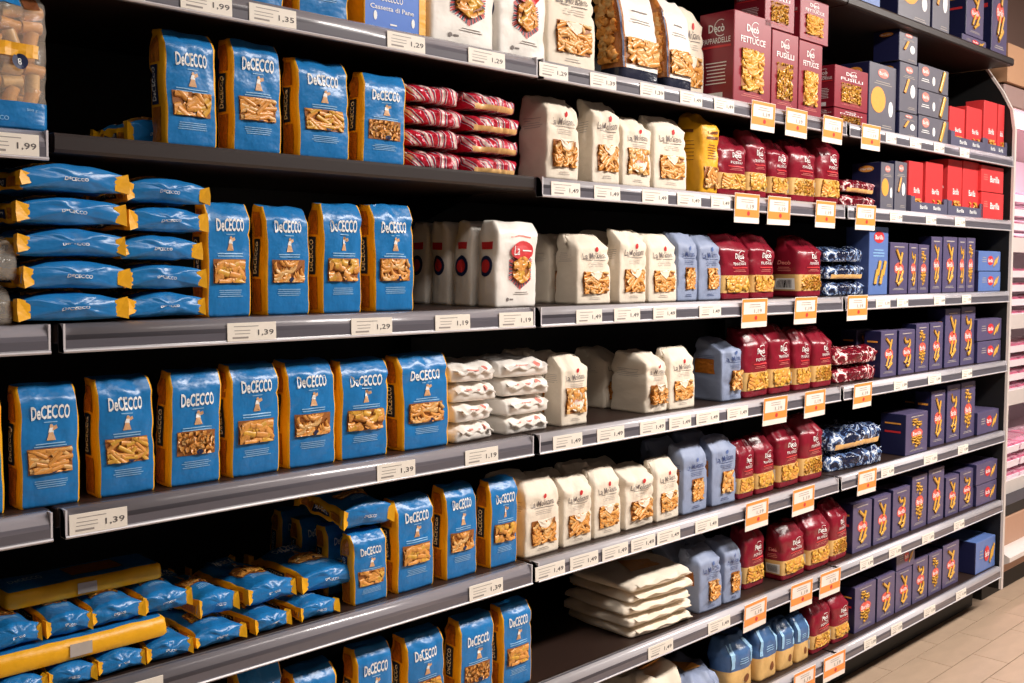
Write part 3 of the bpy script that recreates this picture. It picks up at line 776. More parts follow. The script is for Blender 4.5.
def spawn(kind, label, group, loc, size, rot=(0, 0, 0), var=None):
    n = NVAR.get(kind, 1)
    if var is None: var = _ctr.get(kind, 0); _ctr[kind] = var + 1
    var %= n
    if (kind, var) not in KINDS: KINDS[(kind, var)] = MAKE[kind](var)
    W, H, D, parts = KINDS[(kind, var)]
    o = empty(NAME[kind], loc); o.rotation_euler = rot
    o.scale = (size[0] / W if size[0] else 1, size[2] / D if size[2] else 1, size[1] / H if size[1] else 1)
    if not size[0]: o.scale.x = o.scale.z
    if not size[2]: o.scale.y = min(o.scale.x, o.scale.z)
    nm = NAME[kind]; tag(o, label, CAT.get(kind, nm.split('_')[-1]), group)
    made = {}
    for p in parts:
        par = o if p[2] is None else made[p[2]]
        c = bpy.data.objects.new(p[0], p[1]); COL.objects.link(c); c.parent = par
        if len(p) > 3 and p[3]: c['kind'] = 'stuff'
        made[p[0]] = c
    return o

# ------------------------------------------------------------------ shelving
X0 = .6046
ZB = {0: .7613, 1: .3847, 2: .1393, 3: -.1358, 4: -.4070, 5: -.6820, 6: -.9567, 7: -1.2203}
RAILH = .042
DECKZ = {k: v + CAM_H + RAILH for k, v in ZB.items()}          # top of each shelf deck
SHN = {0: 'topmost shelf', 1: 'seventh shelf up', 2: 'sixth shelf up', 3: 'fifth shelf up', 4: 'fourth shelf up', 5: 'third shelf up', 6: 'second shelf up', 7: 'lowest shelf'}
BAYS = [(X0 - 1.0, X0, 'black shelving bay beside the blue packets, holding clear packets of big tubes'), (X0, X0 + 1.0, 'black shelving bay stocked with blue and yellow pasta packets'),
        (X0 + 1.0, X0 + 2.33, 'black shelving bay stocked with cream and maroon pasta bags'), (X0 + 2.33, X0 + 3.66, 'black shelving bay with white-edged end panel stocked with indigo and red boxes')]
DEPTH = .46
for bi, (xa, xb, lab) in enumerate(BAYS):
    bay = empty('shelving_bay', (xa, 0, 0)); tag(bay, lab, 'shelf', 'shelving bays of the pasta aisle')
    w_ = xb - xa; TOP = 2.75
    obj('back_panel', G().box(0, w_, DEPTH, DEPTH + .02, .08, TOP).mesh('back_panel', BLACK), bay)
    for ux in ((.002,) if bi < 3 else (.002, w_ - .042)):
        u = obj('upright', G().box(ux, ux + .04, DEPTH - .05, DEPTH - .001, 0, TOP).mesh('upright', UPR), bay)
    obj('base_plinth', G().box(.0, w_, .1, .13, 0.0, DECKZ[7] - .05).mesh('base_plinth', BLACK), bay)
    for s, dz in DECKZ.items():
        plain = (s == 0) or (bi == 1 and s == 2)
        g = G().rbox(.004, w_ - .004, .012, DEPTH - .002, dz - .03, dz, .002)
        sh = obj('shelf', g.mesh('shelf_deck', DECK), bay)
        if plain:
            g = G().prism([(.012, dz), (.004, dz - .001), (.001, dz - .006), (.001, dz - .024), (.004, dz - .029), (.012, dz - .03)], .004, w_ - .004)
            obj('shelf_edge', g.mesh('shelf_edge', EDGE), sh)
        else:
            pr = [(.012, -.0004)] + [(.006 - .015 * math.sin(q * PI / 20), -.0004 - .0236 * (1 - math.cos(q * PI / 20))) for q in range(11)] + [(-.009, -.0365), (-.0095, -.0375), (-.0105, -.0395), (-.009, -.042), (.006, -.042), (.012, -.03)]
            g = G().prism([(y, z + dz) for y, z in pr], .009, w_ - .009)
            g.m = [1 if 0 < q <= 8 else 0 for q in range(len(g.f))]
            me_ = g.mesh('price_rail', [RAIL, RAILTOP_LIT if bi >= 2 else RAILTOP], False)
            for p_ in me_.polygons:
                if 0 < p_.index <= 10: p_.use_smooth = True
            obj('price_rail', me_, sh)
            g = G().prism([(y, z + dz) for y, z in [(-.0072, -.0378), (-.0108, -.0384), (-.0122, -.0404), (-.0105, -.0428), (-.004, -.0428)]], .009, w_ - .009)
            obj('rail_lip', g.mesh('rail_lip', RAILLIP), sh)
            for ex in (.009, w_ - .012):
                obj('rail_end_cap', G().box(ex, ex + .003, -.0095, .008, dz - .0425, dz - .0004).mesh('rail_end_cap', RAILLIP), sh)
        for ex in (.004, w_ - .007):
            g = G().add([(ex + q, y, z) for q in (0, .003) for y, z in ((.2, dz - .031), (DEPTH - .05, dz - .031), (DEPTH - .05, dz - .085), (DEPTH - .1, dz - .085))],
                        [(0, 1, 2, 3), (7, 6, 5, 4), (0, 4, 5, 1), (1, 5, 6, 2), (2, 6, 7, 3), (3, 7, 4, 0)])
            obj('bracket', g.mesh('bracket', UPR), sh)
    if bi == 3:      # end panel with white edge, cut back under the topmost shelf
        zt = DECKZ[1] + .19
        prof = [(.0, .09), (.0, DECKZ[1] + .1), (.012, DECKZ[1] + .18), (.05, DECKZ[1] + .255), (.11, DECKZ[0] - .03), (.46, DECKZ[0] - .03), (.46, .09)]
        obj('end_panel', G().prism(prof, w_ + .002, w_ + .014).mesh('end_panel', BLACK), bay)
        a = G(); E_ = prof[:5]
        for i in range(4):
            (y0, z0), (y1, z1) = E_[i], E_[i + 1]
            a.add([(w_ + q, y + o, z) for q in (.0, .018) for (y, z, o) in ((y0, z0, 0), (y1, z1, 0), (y1, z1, -.01), (y0, z0, -.01))], [(0, 1, 2, 3), (7, 6, 5, 4), (0, 4, 5, 1), (2, 6, 7, 3), (3, 7, 4, 0), (1, 5, 6, 2)])
        obj('end_panel_edge', a.mesh('end_panel_edge', WHSTEEL), bay)
        g = G().tube((w_ - .1, .12, .03), (0, 0, 1), .06, .02, 10); obj('levelling_foot', g.mesh('levelling_foot', BLACK), bay)

# ------------------------------------------------------------------ the setting
FLOOR_B = mat('floor_grout', (104, 84, 72), .7, .1, 40)
TILE = mat('floor_tile', (176, 152, 130), .3, .16, 9, .06, 60, stretch=(1, 3, 1))
CEIL = mat('ceiling_brown', (118, 92, 78), .8, .06, 4)
WALLM = mat('wall_brown', (112, 86, 76), .8, .08, 4)
BEAM = mat('cornice_tan', (176, 132, 98), .6, .06, 6)
fl = struct('floor', G().box(-3, 11, -4.2, 1.2, -.06, -.004).mesh('floor', FLOOR_B))
TL, TW = .36, .1235
tm = G().rbox(-TL / 2 + .0014, TL / 2 - .0014, -TW / 2 + .0014, TW / 2 - .0014, -.004, 0, .001).mesh('floor_tile', TILE)
rows = [(-.11 - TW / 2 + TW * k) for k in range(-11, 4)]
cnt = 0
for ri, yy in enumerate(rows):
    k = ri - 11
    off = 3.73 if k % 2 == 0 else 3.555
    for c in range(-4, 11):
        xx = off + TL / 2 + TL * c
        cnt += 1
        t = obj('tile', tm, fl, (xx, yy, 0))
# ground beyond the single tiles: one sheet of the same tiles
g = G()
for ri in range(-30, 30):
    yy = -.11 - TW / 2 + TW * ri
    if not (-4.2 < yy < .9): continue
    off = 3.73 if ri % 2 == 0 else 3.555
    for c in range(-18, 20):
        xx = off + TL / 2 + TL * c
        if -11 <= ri <= 3 and -4 <= c <= 10: continue
        if not (-2.8 < xx < 10.8): continue
        g.add([(xx + sx * (TL / 2 - .0014), yy + sy * (TW / 2 - .0014), 0) for sx, sy in ((-1, -1), (1, -1), (1, 1), (-1, 1))], [(0, 1, 2, 3)])
o = obj('tile_field', g.mesh('tile_field', TILE), fl); o['kind'] = 'stuff'
struct('ceiling', G().box(-3, 11, -4.2, 1.2, 3.05, 3.15).mesh('ceiling', CEIL))
struct('wall_back', G().box(-3, 11, .95, 1.05, 0, 3.05).mesh('wall_back', WALLM))
# cornice over the chiller with its dark trim
struct('trim_1', G().box(4.33, 9, .05, .95, 2.09, 2.24).mesh('trim', BEAM))
struct('trim_2', G().box(4.33, 9, .3, .95, 2.24, 2.262).mesh('trim', BLACK))
struct('wall_bulkhead', G().box(4.33, 9, .34, .95, 2.262, 3.05).mesh('bulkhead', WALLM))
# ceiling strip lamps (the light comes from the area lamps just under their diffusers)
LAMPW = mat('lamp_diffuser', (255, 246, 236), .5, .01, 5, emit=3.0)
for i, (x, y, z, p) in enumerate(LAMPS):
    t = empty('ceiling_lamp', (x, y, z)); tag(t, 'long white strip lamp under the ceiling, above the ' + ['clear packets', 'blue packets', 'cream bags', 'indigo boxes', 'meat chiller'][i], 'lamp', 'strip lamps of the aisle')
    obj('housing', G().box(-.72, .72, -.17, .17, -.005, .03).mesh('housing', WHSTEEL), t)
    obj('diffuser', G().rbox(-.7, .7, -.15, .15, -.04, -.005, .008).mesh('diffuser', LAMPW), t)
    obj('hanger', G().box(-.5, -.49, -.005, .005, .03, .13).mesh('hanger', WHSTEEL), t)
    obj('hanger', G().box(.49, .5, -.005, .005, .03, .13).mesh('hanger', WHSTEEL), t)

# meat chiller standing in line beyond the end panel
CHW = mat('chiller_white', (232, 214, 220), .35, .04, 20)
CHL = mat('chiller_lamp', (255, 226, 240), .5, .01, 20, emit=5)
MEAT = mat('meat_pink', (226, 128, 158), .4, .35, 60, .3, 60)
FOAM = mat('foam_tray', (240, 226, 232), .5, .03, 30)
FILM = mat('tray_film', (244, 200, 216), .12, .03, 30, alpha=.35)
ch = empty('meat_chiller', (4.34, 0, 0)); tag(ch, 'tall white open meat chiller glowing pink beyond the end panel', 'chiller')
CL = 3.2
obj('base', G().rbox(0, CL, .05, .9, .1, .34, .01).mesh('chiller_base', mat('chiller_tan', (176, 136, 112), .45, .06, 20)), ch)
obj('plinth', G().box(.02, CL - .02, .1, .88, 0, .1).mesh('chiller_plinth', BLACK), ch)
obj('bumper', G().prism([(.05, .165), (.01, .17), (-.012, .182), (-.012, .2), (.01, .212), (.05, .217)], 0, CL).mesh('bumper', WHSTEEL), ch)
obj('air_grille', G().prism([(.05, .34), (.045, .385), (.13, .40), (.14, .34)], 0, CL).mesh('air_grille', BLACK), ch)
obj('side_wall', G().box(0, .03, .2, .9, .34, 2.0).mesh('side_wall', CHW), ch)
obj('back_wall', G().box(.03, CL, .85, .9, .34, 2.0).mesh('back_wall', CHW), ch)
obj('canopy', G().rbox(0, CL, .06, .9, 2.0, 2.085, .006).mesh('canopy', mat('canopy_grey', (150, 122, 116), .5, .05, 20)), ch)
cl_ = obj('chiller_lamp', G().rbox(.04, CL - .02, .1, .16, 1.955, 1.998, .006).mesh('chiller_lamp', CHL), ch)
for k in range(1):
    l = bpy.data.lights.new('chiller_light', 'AREA'); l.shape = 'RECTANGLE'; l.size = 3.0; l.size_y = .05; l.energy = 22; l.color = (1, .78, .88)
    lo = bpy.data.objects.new('chiller_light', l); COL.objects.link(lo); lo.location = (1.6, .14, 1.945); lo.rotation_euler = (math.radians(24), 0, 0); lo.parent = ch
SZ = [.42, .78, 1.12, 1.46]
for sz in SZ:
    s = obj('chiller_shelf', G().box(.03, CL, .2 if sz > .5 else .12, .85, sz - .02, sz).mesh('chiller_shelf', CHW), ch)
    obj('shelf_front', G().box(.03, CL, (.2 if sz > .5 else .12) - .012, (.2 if sz > .5 else .12), sz - .035, sz + .03).mesh('shelf_front', WHSTEEL), s)
tray_m = G().prism([(.0, .0), (-.006, .03), (.0, .03), (.004, .004), (.166, .004), (.17, .03), (.176, .03), (.17, 0)], 0, .22).mesh('foam_tray', FOAM)
def meat_mesh(s):
    g = soft_body(.2, .03, .15, [0, .006, .016, .025, .03], lambda t, z: 0, 8, 4, .02, 3); g.map(make_warp(.2, .03, .15, s, .004, .6, .1, .05, .008)); return g.mesh('meat', MEAT, True)
MM = [meat_mesh(900 + i) for i in range(3)]
for si, sz in enumerate(SZ):
    for c in range(5):
        for lay in range(4 if si else 3):
            y = .22 if si else .15
            t = empty('meat_tray', (4.34 + .06 + c * .245, y, sz + .001 + lay * .064)); t.rotation_euler = (0, 0, 0)
            tag(t, 'film-wrapped pink meat tray, %s of %s stack from end panel, %s chiller shelf' % (['bottom', 'second', 'third', 'fourth'][lay], ['first', 'second', 'third', 'fourth', 'fifth'][c], ['lowest', 'second', 'third', 'topmost'][si]), 'tray', 'meat trays in the chiller')
            obj('foam_dish', tray_m, t); q = obj('meat', MM[(c + lay) % 3], t, (.11, .01, .006)); obj('film', G().box(.002, .218, .002, .168, .04, .0405).mesh('film', FILM), t)

# ------------------------------------------------------------------ stocking the shelves
XEND = X0 + 3.66 - .005
CARTONS = ('decobox', 'indigo', 'brick', 'greybox', 'greybrick', 'redbox', 'redbrick', 'skybox', 'blueform', 'tray')
ORD = ['next to', 'second from', 'third from', 'fourth from', 'fifth from', 'sixth from', 'seventh from', 'eighth from', 'ninth from']
def run(kind, sh, group, noun, ref, side, items, Y=.03, D=None, jit=2.0, base=None):
    """a row of packets standing side by side; each item is (left px, right px, top px[, extra dict])"""
    n = len(items); out = []
    for i, it in enumerate(items):
        e = it[3] if len(it) > 3 else {}
        y = e.get('Y', Y); z = e.get('zb', base if base is not None else DECKZ[sh])
        xl, xr = solve_x(it[0], y, z), min(XEND, solve_x(it[1], y, z)); xm = (xl + xr) / 2
        h = solve_z(it[2], xm, y) - z
        k = i if side == 'l' else n - 1 - i
        lab = e.get('label') or '%s on %s, %s %s' % (noun, SHN[sh], ORD[k], ref)
        wf_ = .995 if e.get('kind', kind) in CARTONS else .947
        rz = math.radians(e.get('rz', random.uniform(-jit, jit)))
        o = spawn(e.get('kind', kind), lab, group, (xm, y + max(0, abs(math.sin(rz)) * (xr - xl) / 2), z + .0005), ((xr - xl) * wf_, h, e.get('D', D)), (0, 0, rz), e.get('var'))
        out.append((o, xm, y, z, xr - xl, h))
        for b in range(e.get('rows', 0)):
            dd = (e.get('D', D) or .066) + .017
            spawn(e.get('kind', kind), '%s, %s, %s behind the one %s %s' % (' '.join(noun.split()[:2]), SHN[sh], ['first', 'second', 'third', 'fourth'][b], ORD[k], ref), group, (xm + random.uniform(-.003, .003), y + dd * (b + 1), z + .0005), (xr - xl, h, e.get('D', D)), (0, 0, math.radians(random.uniform(-1, 1))))
    return out
def flat(kind, sh, group, label, x0, x1, zb, zt, Y, D, rz=0, var=None, px=True):
    """packet lying flat, width along the shelf; zb/zt are heights above the deck in metres"""
    z = DECKZ[sh] + zb
    xl, xr = (solve_x(x0, Y, z), solve_x(x1, Y, z)) if px else (x0, x1)
    return spawn(kind, label, group, ((xl + xr) / 2, Y, z + .001), (xr - xl, (zt - zb - .001) * (1.03 if kind in ('whitepillow', 'creampillow') or kind.startswith('cello') else 1), D), (0, 0, math.radians(rz)), var)
def endon(sh, group, label, x0, x1, zb, thick, Y, L=.19, rz=0, var=None, tilt=0):
    """blue packet lying on its back, its end to the aisle"""
    z = DECKZ[sh] + zb
    xl, xr = solve_x(x0, Y, z + thick / 2), solve_x(x1, Y, z + thick / 2)
    o = spawn('blueflat', label, group, ((xl + xr) / 2, Y, z + thick + .001), ((xr - xl) / 1.16, L, thick), (math.radians(-90 + tilt), 0, math.radians(rz)), var)
    return o

BP = 'blue pasta packet with yellow sides'
# ---- topmost shelf (only its far bay is in view)
g0 = 'boxes on the topmost shelf'
run('skybox', 0, g0, 'pale blue box with yellow picture', 'the dark grey boxes', 'r', [(849, 880, -42)], D=.08, jit=0)
run('greybox', 0, g0, 'dark grey pasta box standing', 'the pale blue box', 'l', [(898, 930, -40), (932, 949, -38)], D=.08, jit=0)
a = run('indigo', 0, g0, 'indigo box with one box on top', 'the dark grey boxes', 'l', [(962, 986, 38, {'kind': 'brick', 'label': 'small indigo box lying under another box on topmost shelf'})], D=.1, jit=0)
o, xm, y, z, wd, h = a[0]
spawn('indigo', 'upright indigo pasta box standing on a small box on topmost shelf', g0, (xm, y, z + h + .003), (wd * .72, .17, .08), (0, 0, 0), 0)
run('indigo', 0, g0, 'indigo pasta box standing', 'the end panel', 'r', [(991, 1007, -30)], D=.09, jit=0)

# ---- seventh shelf up
run('blue', 1, 'blue packets on the seventh shelf up', BP, 'the blue carton', 'r', [(233, 285, -100), (297, 350, -88)])
run('blueform', 1, 'blue carton on the seventh shelf up', 'blue carton with yellow edges', 'the white packets', 'r', [(364, 426, -72)], jit=0)
run('white', 1, 'white striped packets on the seventh shelf up', 'white packet with red-striped window', 'the blue carton', 'l', [(430, 495, -58), (497, 546, -40)], jit=1)
run('cream', 1, 'cream bags on the seventh shelf up', 'cream paper pasta bag', 'the white striped packets', 'l', [(547, 596, -32, {'var': 1}), (676, 704, 4, {'var': 1, 'Y': .11, 'label': 'cream paper bag on seventh shelf up, between label bags and maroon boxes'})], jit=1)
run('gift', 1, 'dark-footed bags on the seventh shelf up', 'white-labelled bag with dark foot', 'the maroon boxes', 'r', [(621, 661, -18), (666, 694, -2)], Y=.026, D=.07, jit=1)
deco = run('decobox', 1, 'maroon boxes on the seventh shelf up', 'tall maroon pasta box with window', 'the cream bag', 'l', [(733, 770, 15), (771, 797, 33), (798, 821, 43)], D=.11, jit=0)
for i, (x0, x1, yt, lab) in enumerate([(765, 794, -30, 'maroon box stacked on the second tall maroon box, seventh shelf up'), (800, 828, 10, 'maroon box stacked on the third tall maroon box, by the gap')]):
    o, xm, y, z, wd, h = deco[i + 1]
    zz = z + h + .004; xl, xr = solve_x(x0, .03, zz), solve_x(x1, .03, zz)
    spawn('decobox', lab, 'maroon boxes on the seventh shelf up', ((xl + xr) / 2, .03, zz), (xr - xl, min(.16, DECKZ[0] - .036 - zz), .1), (0, 0, 0), i + 1)
a = run('decobox', 1, 'small maroon boxes on the seventh shelf up', 'small maroon box', 'the dark grey box', 'r', [(834, 867, 111, {'label': 'flat maroon box under the small maroon box beside grey box'})], D=.09, jit=0)
o, xm, y, z, wd, h = a[0]
spawn('decobox', 'small maroon box with orange picture lying on a flatter one', 'small maroon boxes on the seventh shelf up', (xm, y, z + h + .003), (wd, .125, .09), (0, 0, 0), 1)
run('greybox', 1, 'grey boxes on the seventh shelf up', 'tall grey box with orange disc', 'the small maroon boxes', 'l', [(868, 895, 65, {'var': 0})], Y=.04, D=.1, jit=0)
zb = DECKZ[1] + .001
for i, (y0, y1, lab) in enumerate([(133, 113, 'bottom box of the grey three-box column on seventh shelf up'), (112, 70, 'middle box of the grey three-box column on seventh shelf up'), (69, 43, 'top box of the grey three-box column on seventh shelf up')]):
    xl, xr = solve_x(899, .03, zb), solve_x(917, .03, zb); xm = (xl + xr) / 2
    h = [.078, .16, .1][i]
    spawn('greybox', lab, 'grey boxes on the seventh shelf up', (xm, .03, zb), (xr - xl, h, .09), (0, 0, 0), 1); zb += h + .003
for i in range(3):
    zz = DECKZ[1] + .001 + i * .086; xl, xr = solve_x(918, .03, zz), solve_x(948, .03, zz)
    spawn('greybrick', 'grey box with yellow tube picture, %s of three lying in a pile' % ['bottom', 'middle', 'top'][i], 'grey boxes on the seventh shelf up', ((xl + xr) / 2, .03, zz), (xr - xl, .083, .09))
def red_trays(sh, grp, boxes, trays, noun, ref):
    for i, (x0, x1, lab) in enumerate(trays):
        z = DECKZ[sh]; xl, xr = solve_x(x0, .03, z) - .004, min(XEND + .005, solve_x(x1, .03, z) + .006)
        spawn('tray', lab, 'display trays under red boxes', ((xl + xr) / 2, .018, z + .0005), (xr - xl, .055, .12))
    run('redbox', sh, grp, noun, ref, 'r', boxes, Y=.03, D=.07, jit=0, base=DECKZ[sh] + .006)
red_trays(1, 'red boxes on the seventh shelf up', [(949, 964, 108), (966, 981, 108), (983, 996, 102), (997, 1006, 105)], [(948, 982, 'grey card tray under the shorter red boxes, seventh shelf up'), (982.5, 1007, 'grey card tray under red boxes at the end panel, seventh shelf up')], 'red pasta box in tray', 'the end panel')

# ---- sixth shelf up
run('blue', 2, 'blue packets on the sixth shelf up', BP, 'the red-striped stack', 'r', [(165, 219, 30), (232, 283, 40), (298, 351, 59), (361, 406, 73)])
for i_, (x0, x1, Y_) in enumerate([(126, 184, .11), (92, 148, .32)]):
    endon(2, 'blue packets lying behind on the sixth shelf up', 'blue packet lying %s behind the standing packets, sixth shelf up' % ['just', 'deep'][i_], x0, x1, 0, .05, Y_, .12, 3, i_)
gR = 'red-striped cellophane stack'
pos = ['bottom', 'second', 'third', 'top']
for l in range(4):
    for c in range(2):
        x0, x1 = [(411, 462), (469, 518)][c]
        flat('cellored', 2, gR, 'red-striped cellophane packet, %s layer of stack, %s' % (pos[l], ['beside blue packet', 'beside cream bag'][c]), x0 + random.uniform(-2, 2), x1 + random.uniform(-2, 2), l * .043, l * .043 + .042, .04, .12, random.uniform(-5, 5))
run('cream', 2, 'cream bags on the sixth shelf up', 'cream paper pasta bag', 'the red-striped stack', 'l', [(546, 579, 94, {'var': 0, 'D': .088}), (592, 620, 99, {'var': 3, 'D': .06}), (622, 652, 115, {'var': 2}), (654, 687, 115, {'var': 1})])
run('yellow', 2, 'amber bag on the sixth shelf up', 'amber pasta bag', 'the maroon bags', 'r', [(700, 718, 110)], D=.085)
run('maroon', 2, 'maroon bags on the sixth shelf up', 'maroon pasta bag with clear foot', 'the amber bag', 'l', [(719, 746, 134), (747, 767, 129), (769, 789, 138), (791, 816, 138), (818, 840, 136)])
for l in range(2):
    flat('cellomaroon', 2, 'maroon spaghetti packets', 'maroon cellophane packet, %s of two lying by grey box, sixth shelf up' % ['lower', 'upper'][l], 842, 876, l * .046, l * .046 + .045, .04, .12, 2)
run('greybox', 2, 'grey boxes on the sixth shelf up', 'grey-blue pasta box', 'the red boxes', 'r', [(880, 893, 163), (894, 906, 162)], D=.1, jit=0)
red_trays(2, 'red boxes on the sixth shelf up', [(908, 922, 162), (925, 942, 163), (947, 961, 160), (962, 978, 162)], [(908, 943, 'grey card tray under red boxes beside grey-blue boxes, sixth shelf up'), (945, 979, 'grey card tray under red boxes beside the red pile, sixth shelf up')], 'red pasta box', 'the flat red pile')
for l in range(2):
    zz = DECKZ[2] + .001 + l * .1; xl, xr = solve_x(981, .018, zz), min(XEND, solve_x(1003, .018, zz))
    spawn('redbrick', '%s flat red box of the pile by the end panel' % ['lower', 'upper'][l], 'flat red boxes', ((xl + xr) / 2, .018, zz), (xr - xl, .097, .09))

# ---- fifth shelf up
for i in range(2):
    flat('clearflat', 3, 'clear packets lying on the fifth shelf up', '%s clear packet of tubes lying beside stacked blue packets' % ['lower', 'upper'][i], -60, 16 + i * 5, i * .062, i * .062 + .06, .0, .13)
gF = 'stacked blue packets on the fifth shelf up'
for i in range(5):
    sx = [0, 3, 0, -1, 1][i]
    endon(3, gF, 'blue packet lying flat, %s of the pile beside clear packets' % ['bottom', 'second', 'third', 'fourth', 'top'][i], 17 + sx, 126 + sx, i * .0465, .046, .0 if i < 4 else -.008, .19, [0, 2, -2, 1, 4][i], i)
for i in range(5):
    sx = [2, 0, -4, 3, 2][i]
    endon(3, gF, 'blue packet lying flat, %s of the pile beside standing packets' % ['bottom', 'second', 'third', 'fourth', 'top'][i], 124 + sx, 204 + sx, i * .0445, .044, .015, .19, [1, -3, 2, 3, -5][i], i + 2)
run('blue', 3, 'blue packets on the fifth shelf up', BP, 'the lying piles', 'l', [(206, 253, 202), (265, 311, 206), (321, 363, 203), (374, 415, 204)])
run('white', 3, 'white packets on the fifth shelf up', 'white packet with red oval badge', 'the blue packets', 'l', [(494, 537, 221, {'rows': 3, 'D': .056})], Y=.028, jit=0)
run('cream', 3, 'cream bags on the fifth shelf up', 'cream paper bag with window', 'the white packets', 'l', [(577, 611, 233, {'rows': 2, 'var': 1, 'D': .07}), (619, 647, 229, {'var': 3, 'rows': 1}), (648, 677, 233, {'var': 1})], jit=1.5)
run('slate', 3, 'blue-grey bags on the fifth shelf up', 'blue-grey paper pasta bag', 'the cream bags', 'l', [(677, 698, 232), (699, 721, 234)], D=.06)
run('maroon', 3, 'maroon bags on the fifth shelf up', 'maroon pasta bag with clear foot', 'the blue-grey bags', 'l', [(722, 750, 233), (751, 775, 233), (798, 823, 235, {'D': .09, 'label': 'maroon pasta bag on fifth shelf up showing barcode, beside navy cellophane packets'})])
for l in range(3):
    flat('cellonavy', 3, 'navy cellophane packets on the fifth shelf up', 'navy and white cellophane packet, %s of three lying beside blue box' % ['bottom', 'middle', 'top'][l], 827, 864, l * .052, l * .052 + .051, .04, .12)
run('skybox', 3, 'tall blue box', 'tall pale blue box', 'the indigo boxes', 'r', [(868, 887, 227)], D=.08, jit=0)
run('indigo', 3, 'indigo boxes on the fifth shelf up', 'indigo pasta box', 'the tall pale blue box', 'l', [(889, 907, 243), (908, 917, 244), (917.5, 928, 245), (930, 941, 237), (942, 956, 237), (957, 965, 238), (965.5, 974, 238)], jit=0)
for l in range(2):
    zz = DECKZ[3] + .001 + l * .077; xl, xr = solve_x(978, .018, zz), min(XEND, solve_x(1000, .018, zz))
    spawn('brick', '%s of two pale blue boxes lying by the end panel, fifth shelf up' % ['lower', 'upper'][l], 'lying boxes on the fifth shelf up', ((xl + xr) / 2, .018, zz), (xr - xl, .074, .09), (0, 0, 0), 1)

# ---- fourth shelf up
run('blue', 4, 'blue packets on the fourth shelf up', BP, 'the white lying packets', 'r', [(-60, 7, 392), (19, 82, 385), (98, 157, 377), (168, 222, 371), (230, 281, 364), (287, 337, 361), (340, 389, 360), (401, 450, 354, {'rows': 0})])
gW = 'white packets lying on the fourth shelf up'
for l in range(4):
    for c in range(2):
        x0, x1 = [(453, 495), (503, 548)][c]
        flat('whitepillow', 4, gW, 'white packet lying flat, %s layer of pile, %s' % (pos[l], ['beside blue packet', 'beside standing cream bag'][c]), x0 + random.uniform(-2, 3), x1 + random.uniform(-2, 2), l * .0405, l * .0405 + .04, .034, .17, random.uniform(-8, 8))
run('cream', 4, 'cream bags on the fourth shelf up', 'cream paper bag', 'the white lying packets', 'l', [(561, 588, 354, {'var': 2, 'D': .055, 'label': 'slim cream bag with round label standing beside white lying packets', 'rows': 2}), (645, 667, 352, {'var': 0, 'D': .11, 'rows': 1}), (669, 695, 347, {'var': 1})], jit=1)
run('slate', 4, 'blue-grey bag on the fourth shelf up', 'blue-grey paper pasta bag', 'the maroon bags', 'r', [(722, 742, 338)], D=.1)
run('maroon', 4, 'maroon bags on the fourth shelf up', 'maroon pasta bag with clear foot', 'the blue-grey bag', 'l', [(744, 769, 327), (770, 792, 324), (794, 811, 328), (813, 832, 327)])
for l in range(2):
    flat('cellomaroon', 4, 'maroon spaghetti packets on the fourth shelf up', 'maroon cellophane packet, %s of two lying by indigo boxes, fourth shelf up' % ['lower', 'upper'][l], 838, 875, l * .057, l * .057 + .056, .035, .13, -3)
run('indigo', 4, 'indigo boxes on the fourth shelf up', 'indigo pasta box', 'the maroon cellophane packets', 'l', [(880, 896, 331, {'rows': 1}), (898, 914, 330), (915, 928, 324), (929, 942, 323), (944, 959, 309), (960, 974, 307)], jit=0)
for l in range(2):
    zz = DECKZ[4] + .001 + l * .084; xl, xr = solve_x(977, .018, zz), min(XEND, solve_x(1003, .018, zz))
    spawn('brick', '%s of two indigo boxes lying by the end panel, fourth shelf up' % ['lower', 'upper'][l], 'lying boxes on the fourth shelf up', ((xl + xr) / 2, .018, zz), (xr - xl, .08, .09), (0, 0, 0), 0)

# ---- third shelf up
gL = 'blue packets lying on the third shelf up'
for i, (x0, x1) in enumerate([(-2, 46), (48, 95), (97, 145), (147, 191), (195, 244), (253, 290), (298, 338)]):
    endon(5, gL, 'blue packet lying in bottom layer on third shelf up, %s standing packets' % ORD[6 - i].replace('next to', 'next to'), x0, x1, 0, .036, .022, .19, random.uniform(-4, 4))
zl = DECKZ[5] + .037
xl, xr = solve_x(-14, .026, zl), solve_x(170, .026, zl)
spawn('long', 'long blue spaghetti packet lying across the bottom layer, yellow edge out', 'long packets', ((xl + xr) / 2, .03, zl), (xr - xl, .03, .1), (0, 0, math.radians(.5)), 0)
for i, (x0, x1) in enumerate([(-10, 42), (46, 91), (92, 143), (143, 190)]):
    endon(5, gL, 'blue packet lying flat between the two long packets, %s the open gap' % ORD[3 - i], x0, x1, .068, .04, .05, .19, random.uniform(-3, 3))
zl = DECKZ[5] + .109
xl, xr = solve_x(6, .1, zl), solve_x(163, .1, zl)
spawn('long', 'long blue spaghetti packet lying on top of the flat packets', 'long packets', ((xl + xr) / 2, .1, zl), (xr - xl, .026, .1), (0, 0, 0), 1)
for i, (x0, x1) in enumerate([(196, 238), (246, 296), (302, 356)]):
    endon(5, gL, 'blue packet lying in second layer on third shelf up, %s standing packets' % ORD[2 - i], x0, x1, .037, .046, .06 - .006 * i, .2, [6, 3, -2][i])
run('blue', 5, 'blue packets standing on the third shelf up', 'blue standing packet', 'the cream bags', 'r', [(353, 389, 532, {'rows': 3}), (396, 435, 498), (445, 478, 486), (489, 518, 480)], jit=1)
endon(5, 'blue packet atop standing packets', 'blue packet lying on top of standing blue packets, third shelf up', 343, 394, .14, .054, .03, .15, 0, 1, tilt=7)
